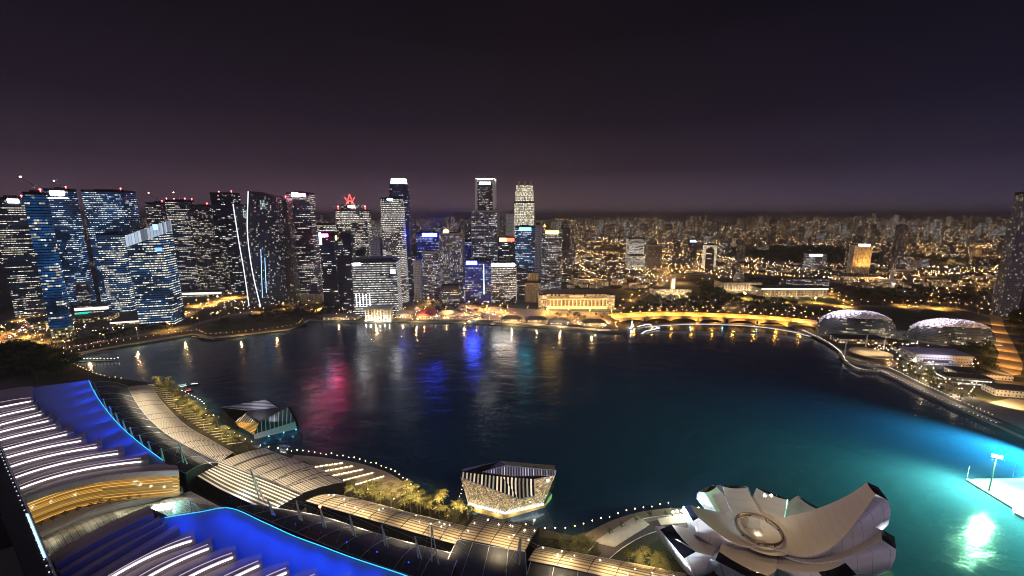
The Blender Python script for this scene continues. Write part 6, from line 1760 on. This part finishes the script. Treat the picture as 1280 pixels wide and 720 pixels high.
# cars on the left road
def car_kind(label, col):
    t = thing('car', label, 'car', O)
    q = MB(); q.prism([(-2.2, -.9), (2.2, -.9), (2.2, .9), (-2.2, .9)], .3, .85, 0, 0, top=[(-2.15, -.85), (2.1, -.85), (2.1, .85), (-2.15, .85)], bottom=True)
    q.prism([(-1.7, -.8), (.9, -.8), (.9, .8), (-1.7, .8)], .851, 1.45, 0, 0, top=[(-1.3, -.65), (.3, -.65), (.3, .65), (-1.3, .65)]); a = q.build('body', mat('car_paint', col, .25), t)
    ps = [a]
    for x in (-1.4, 1.4):
        for y in (-.82, .82):
            q = MB(); q.tube((x, y - .1, .33), (x, y + .1, .33), .33, None, 10); ps.append(q.build('wheel', M_dark, t))
    for y in (-.6, .6):
        q = MB(); q.box(2.22, y, .5, .1, .4, .22); ps.append(q.build('headlight', lamp_mat('headlight', (1, .97, .9), 40, False), t))
        q = MB(); q.box(-2.22, y, .55, .1, .4, .2); ps.append(q.build('tail_light', lamp_mat('tail_light', (1, .04, .03), 30, False), t))
    return Kind(t, ps)
K_car = [car_kind('car', (.6, .6, .62)), car_kind('car', (.05, .05, .06)), car_kind('car', (.3, .03, .03))]
col_name = ['silver car', 'black car', 'dark red car']
for (a, b, n_, off_, place, grp) in (((45, 402), (5, 428), 14, -5, 'on the broad road behind the left towers', 'cars on the left road'), ((5, 428), (45, 402), 12, 5, 'on the broad road behind the left towers', 'cars on the left road'),
                          ((70, 437), (150, 423), 9, -3, 'on the shore road under the blue towers', 'cars on the shore road'), ((420, 394), (640, 391), 14, 3, 'on the quay road below downtown', 'cars on the quay road')):
    A, B = at(*a, 2.6), at(*b, 2.6); d = (B - A).normalized(); s = Vector((-d.y, d.x, 0))
    for k in range(n_):
        i = RN.randrange(3); K_car[i].put(A.lerp(B, (k + RN.uniform(.1, .8)) / n_) + s * (off_ + RN.choice((0, 3.5))), math.atan2(d.y, d.x), 1.0, col_name[i] + ' with lit headlamps ' + place, grp + ', ' + col_name[i])

# ------------------------------------------------------------------ the city beyond
HILLS = [(980, 318, 230, 26), (1040, 318, 200, 30), (930, 320, 120, 14), (1215, 330, 240, 12)]
q = MB(); n = 40
def hillz(x, y):
    z = 0
    for px, py, r_, h in HILLS:
        c_ = at(px, py, 2.5); z = max(z, h * math.exp(-((x - c_.x) ** 2 + (y - c_.y) ** 2 * .6) / (r_ * r_)))
    return z
hx0, hx1, hy0, hy1 = 500, 2600, 1500, 3000
for i in range(n):
    for j in range(n):
        P = [(lerp(hx0, hx1, a / n), lerp(hy0, hy1, b / n)) for a, b in ((i, j), (i + 1, j), (i + 1, j + 1), (i, j + 1))]
        q.face([(x, y, 2.45 + hillz(x, y)) for x, y in P])
tag(weld(q.build('hills', mat('hill_woodland', (.02, .032, .014), .9, scale=.03, var=.5), origin=Vector((0, 0, 0)))), kind='structure')
# wooded masses: leaf clumps
q = MB(); r = random.Random(5)
def clump(x, y, z, s):
    for _ in range(7):
        p = Vector((x + r.gauss(0, s * .5), y + r.gauss(0, s * .5), z + r.uniform(.2, 1.1) * s)); k = s * r.uniform(.3, .6)
        u = Vector((r.gauss(0, 1), r.gauss(0, 1), r.gauss(0, .6))).normalized(); w_ = u.orthogonal().normalized()
        q.face([p - u * k, p - w_ * k * .7, p + u * k, p + w_ * k * .7])
for _ in range(2600):
    x, y = r.uniform(600, 2500), r.uniform(1550, 2900)
    hz_ = hillz(x, y)
    if hz_ > 5: clump(x, y, 2.4 + hz_, r.uniform(6, 11))
ZONES_WOOD = [[(905, 335), (1060, 345), (1060, 312), (905, 318)], [(1120, 345), (1240, 350), (1270, 330), (1130, 330)], [(1000, 345), (1110, 350), (1110, 340), (1000, 338)], [(880, 372), (905, 372), (905, 352), (870, 356)],
              [(690, 345), (790, 348), (780, 338), (700, 336)], [(1100, 318), (1280, 316), (1280, 303), (1110, 306)], [(1210, 372), (1260, 380), (1262, 356), (1200, 352)]]
for Zp in ZONES_WOOD:
    P = [at(*p, 2.5) for p in Zp]; xs, ys = [p.x for p in P], [p.y for p in P]; k = 0
    while k < 230:
        x, y = r.uniform(min(xs), max(xs)), r.uniform(min(ys), max(ys))
        if inside(x, y, P): clump(x, y, 2.4 + hillz(x, y), r.uniform(6, 10))
        k += 1
tag(q.build('woodland', M_leafa, origin=Vector((0, 0, 0))), 'dark woods over the low hills and parks of the old town', 'woods', kind='stuff')

# individual distant buildings, then the rest as one mass
rb = random.Random(21)
taken = []
HINT = ['plain', 'stepped', 'slab', 'low']
def in_free(x, y, py_base):
    px, py, d = proj((x, y, 2.5))
    for z_ in ([(1040, 388), (1200, 394), (1200, 372), (1040, 368)], [(955, 330), (1060, 330), (1060, 312), (955, 312)], [(940, 382), (1200, 398), (1290, 420), (1290, 384), (1040, 380)]):
        if inside(px, py, z_): return False
    return True
def plan(px):
    if px < 470: return 'behind the left downtown towers', 'far left'
    if px < 700: return 'behind the central downtown towers', 'far centre'
    if px < 800: return 'in the old town just right of downtown', 'old town edge'
    if px < 930: return 'in the old town behind the bridge', 'old town'
    if px < 1060: return 'beyond the wooded hill', 'behind the hill'
    return 'on the far plain at right', 'far right'
count = 0; tries = 0
lowfm = ['hdbw', 'hdbc', 'hdbd', 'lowwarm', 'hdbw', 'hdbd', 'speck']
while count < 290 and tries < 20000:
    tries += 1
    px = rb.uniform(500, 1290) if rb.random() < .86 else rb.uniform(-10, 500)
    pyb = 276 + 92 * rb.random() ** 1.35
    g_ = at(px, pyb, 2.5); x, y = g_.x, g_.y
    if y < 1180 or not in_free(x, y, pyb): continue
    if px < 690 and y < 1500: continue
    if 820 < px < 1100 and y < 1350: continue
    if any((x - a) ** 2 + (y - b) ** 2 < (26 + y * .012) ** 2 for a, b in taken): continue
    far_ = min(1, max(0, (y - 1200) / 3500))
    if rb.random() < .25 + .6 * far_:
        h = rb.uniform(35, 80) + rb.random() ** 4 * 130; w_, d_ = rb.uniform(18, 42), rb.uniform(14, 24); kindw = 'tower block' if w_ < 28 else 'slab block'
    else:
        h = rb.uniform(8, 22); w_, d_ = rb.uniform(24, 60), rb.uniform(18, 36); kindw = 'low block'
    fmn = rb.choice(['hdbw', 'hdbc', 'hdbd', 'hdbw', 'hdbd', 'resid']) if kindw != 'low block' else rb.choice(lowfm)
    tone = {'hdbw': 'warm lit', 'hdbc': 'cool lit', 'hdbd': 'dim', 'lowwarm': 'bright amber', 'speck': 'dark', 'resid': 'speckled'}[fmn]
    taken.append((x, y)); count += 1
    wh, gz = plan(px)
    q = MB(); z0 = 2.4 + hillz(x, y); P = rect(x, y, w_, d_, rb.uniform(-.6, .6))
    q.prism(P, z0 - 1, z0 + h, 0, 1)
    if kindw != 'low block' and rb.random() < .6: q.prism(rect(x, y, w_ * .4, d_ * .5), z0 + h + .01, z0 + h + rb.uniform(3, 7), 0, 1)
    lab = f'small distant {tone} {kindw} {wh}'
    tag(q.build('distant_building', [FM[fmn], M_roof]), lab, 'building', f'distant {tone} {kindw}s, {gz}')
q = MB(); ql = MB(); qw = MB()
for _ in range(2300):
    px = rb.uniform(-20, 1300); Yd = 2600 * (1 + rb.random() ** 1.3 * 3.6)
    b_ = (SP - 0) ; p = Vector(((px - 640) / FPX * Yd, Yd, 0))
    h = rb.uniform(12, 60) + rb.random() ** 5 * 130; 
    if rb.random() < .4: h = rb.uniform(6, 16)
    P = rect(p.x, p.y, rb.uniform(18, 60), rb.uniform(14, 26), rb.uniform(-.6, .6))
    q.prism(P, 2, 2 + h, rb.choice((0, 2, 3, 3)), 1)
tag(q.build('far_city', [FM['hdbw'], M_roof, FM['hdbc'], FM['hdbd']], origin=Vector((0, 0, 0))), 'mass of tiny lit buildings filling the horizon', 'city', kind='stuff')
# low roofs of the old town streets
q = MB(); cnt = 0
for _ in range(6000):
    px, py = rb.uniform(690, 1285), rb.uniform(300, 372)
    g_ = at(px, py, 2.5)
    if g_.y < 1050 or not in_free(g_.x, g_.y, py) or any((g_.x - a) ** 2 + (g_.y - b) ** 2 < 40 ** 2 for a, b in taken): continue
    if 810 < px < 1050 and g_.y < 1330: continue
    if hillz(g_.x, g_.y) > 3: continue
    if rb.random() > .22: continue
    P = rect(g_.x, g_.y, rb.uniform(10, 34), rb.uniform(9, 16), rb.uniform(-.5, .5)); h = rb.uniform(6, 13)
    q.prism(P, 2, 2 + h, rb.choice((0, 0, 2)), 1); cnt += 1
tag(q.build('old_town_roofs', [FM['lowwarm'], mat('tiled_roofs', (.16, .10, .07), .85, scale=.03, var=.5), FM['hdbd']], origin=Vector((0, 0, 0))), 'tight rows of low shophouses crowding the old town streets', 'shophouses', kind='stuff')
# countless street lights
def dot(m_, p, s):
    m_.face([p + Vector((-s, 0, 0)), p + Vector((0, 0, -s)), p + Vector((s, 0, 0)), p + Vector((0, 0, s))]); m_.face([p + Vector((0, -s, 0)), p + Vector((0, 0, -s)), p + Vector((0, s, 0)), p + Vector((0, 0, s))])
    m_.face([p + Vector((-s, 0, 0)), p + Vector((0, -s, 0)), p + Vector((s, 0, 0)), p + Vector((0, s, 0))])
L_rest = MB(); L_w = MB()
for p, en, rz in ROAD_LAMPS[250:]: dot(L_rest, p + Vector((0, 0, 10)), 1.1)
for _ in range(170):      # streets: rows of lamps
    px, py = (rb.uniform(660, 1290), 274 + 92 * rb.random() ** 1.2) if rb.random() < .85 else (rb.uniform(300, 660), 274 + 40 * rb.random())
    g_ = at(px, py, 2.5)
    if not in_free(g_.x, g_.y, py) or hillz(g_.x, g_.y) > 6: continue
    az = rb.choice((.15, .15 + math.pi / 2, -.5)) + rb.uniform(-.15, .15); d = Vector((math.cos(az), math.sin(az), 0)); step = max(24, g_.y * .012)
    tgt = L_rest if rb.random() < .72 else L_w
    s_ = .55 + g_.y * .00030
    for k in range(rb.randint(8, 30)):
        p = g_ + d * step * k + Vector((rb.uniform(-3, 3), rb.uniform(-3, 3), 8))
        if p.y > 1100 and in_free(p.x, p.y, 0): dot(tgt, p, s_ * rb.uniform(.3, 1.2))
for _ in range(900):
    px, py = rb.uniform(660, 1290), 280 + 90 * rb.random() ** 1.1
    g_ = at(px, py, 2.5)
    if g_.y < 1120 or not in_free(g_.x, g_.y, py) or (hillz(g_.x, g_.y) > 6 and rb.random() < .9): continue
    dot(L_rest if rb.random() < .66 else L_w, g_ + Vector((0, 0, rb.uniform(4, 16))), (.45 + g_.y * .00026) * rb.uniform(.3, 1.15))
for poly_px, n_ in (([(420, 392), (640, 388), (650, 402), (420, 401)], 150), ([(690, 400), (775, 404), (775, 412), (690, 408)], 60), ([(1060, 430), (1150, 432), (1215, 445), (1240, 480), (1200, 505), (1110, 460)], 170), ([(225, 395), (260, 376), (390, 382), (300, 395)], 60), ([(0, 410), (50, 395), (130, 410), (210, 400), (120, 420), (60, 428)], 90), ([(780, 384), (850, 366), (1010, 384), (1010, 392), (800, 392)], 110), ([(1100, 362), (1250, 352), (1260, 392), (1200, 384)], 70)):
    P = [at(*p, 2.5) for p in poly_px]; xs, ys = [p.x for p in P], [p.y for p in P]; k = 0; tr = 0
    while k < n_ and tr < 5000:
        tr += 1; x, y = rb.uniform(min(xs), max(xs)), rb.uniform(min(ys), max(ys))
        if inside(x, y, P): k += 1; dot(L_rest if rb.random() < .6 else L_w, Vector((x, y, 2.5 + rb.uniform(2.5, 6))), rb.uniform(.22, .5))
tag(L_rest.build('street_lights', lamp_mat('street_amber', (1, .56, .18), 30, False), origin=Vector((0, 0, 0))), 'countless tiny amber street lights across the old town', 'street lights', kind='stuff')
tag(L_w.build('street_lights', lamp_mat('street_white', (.95, .97, 1), 24, False), origin=Vector((0, 0, 0))), 'countless tiny white lights scattered among the old town streets', 'street lights', kind='stuff')
# amber glow of the avenues
for px, py, e in ((720, 320, 6), (760, 310, 8), (800, 322, 7), (830, 335, 6), (860, 312, 8), (890, 300, 12), (740, 345, 4), (790, 350, 4), (850, 345, 5), (930, 305, 8), (1100, 345, 4), (1150, 340, 4), (1190, 325, 6), (1230, 318, 7), (1200, 300, 10), (1130, 310, 8), (1230, 350, 4), (700, 300, 10), (810, 292, 14), (980, 292, 12), (1060, 292, 12)):
    p = at(px, py, 22); light('POINT', p, e * 22000, (1, .52, .15), 1)
print('objects', len(bpy.data.objects), 'lights', sum(o.type == 'LIGHT' for o in bpy.data.objects), 'far', count, 'shop', cnt)

# the humid night air
hm = bpy.data.materials.new('night_haze'); hm.use_nodes = True
nt = hm.node_tree; nt.nodes.clear()
pv = nt.nodes.new('ShaderNodeVolumePrincipled'); om = nt.nodes.new('ShaderNodeOutputMaterial')
pv.inputs['Color'].default_value = (.95, .93, .98, 1); pv.inputs['Anisotropy'].default_value = .72; pv.inputs['Density'].default_value = 7e-5
nt.links.new(pv.outputs[0], om.inputs['Volume'])
q = MB(); q.box(0, 24500, -3, 84000, 53000, 330)
tag(q.build('haze', hm), 'thin humid night air over the whole bay and city', 'haze', kind='stuff')
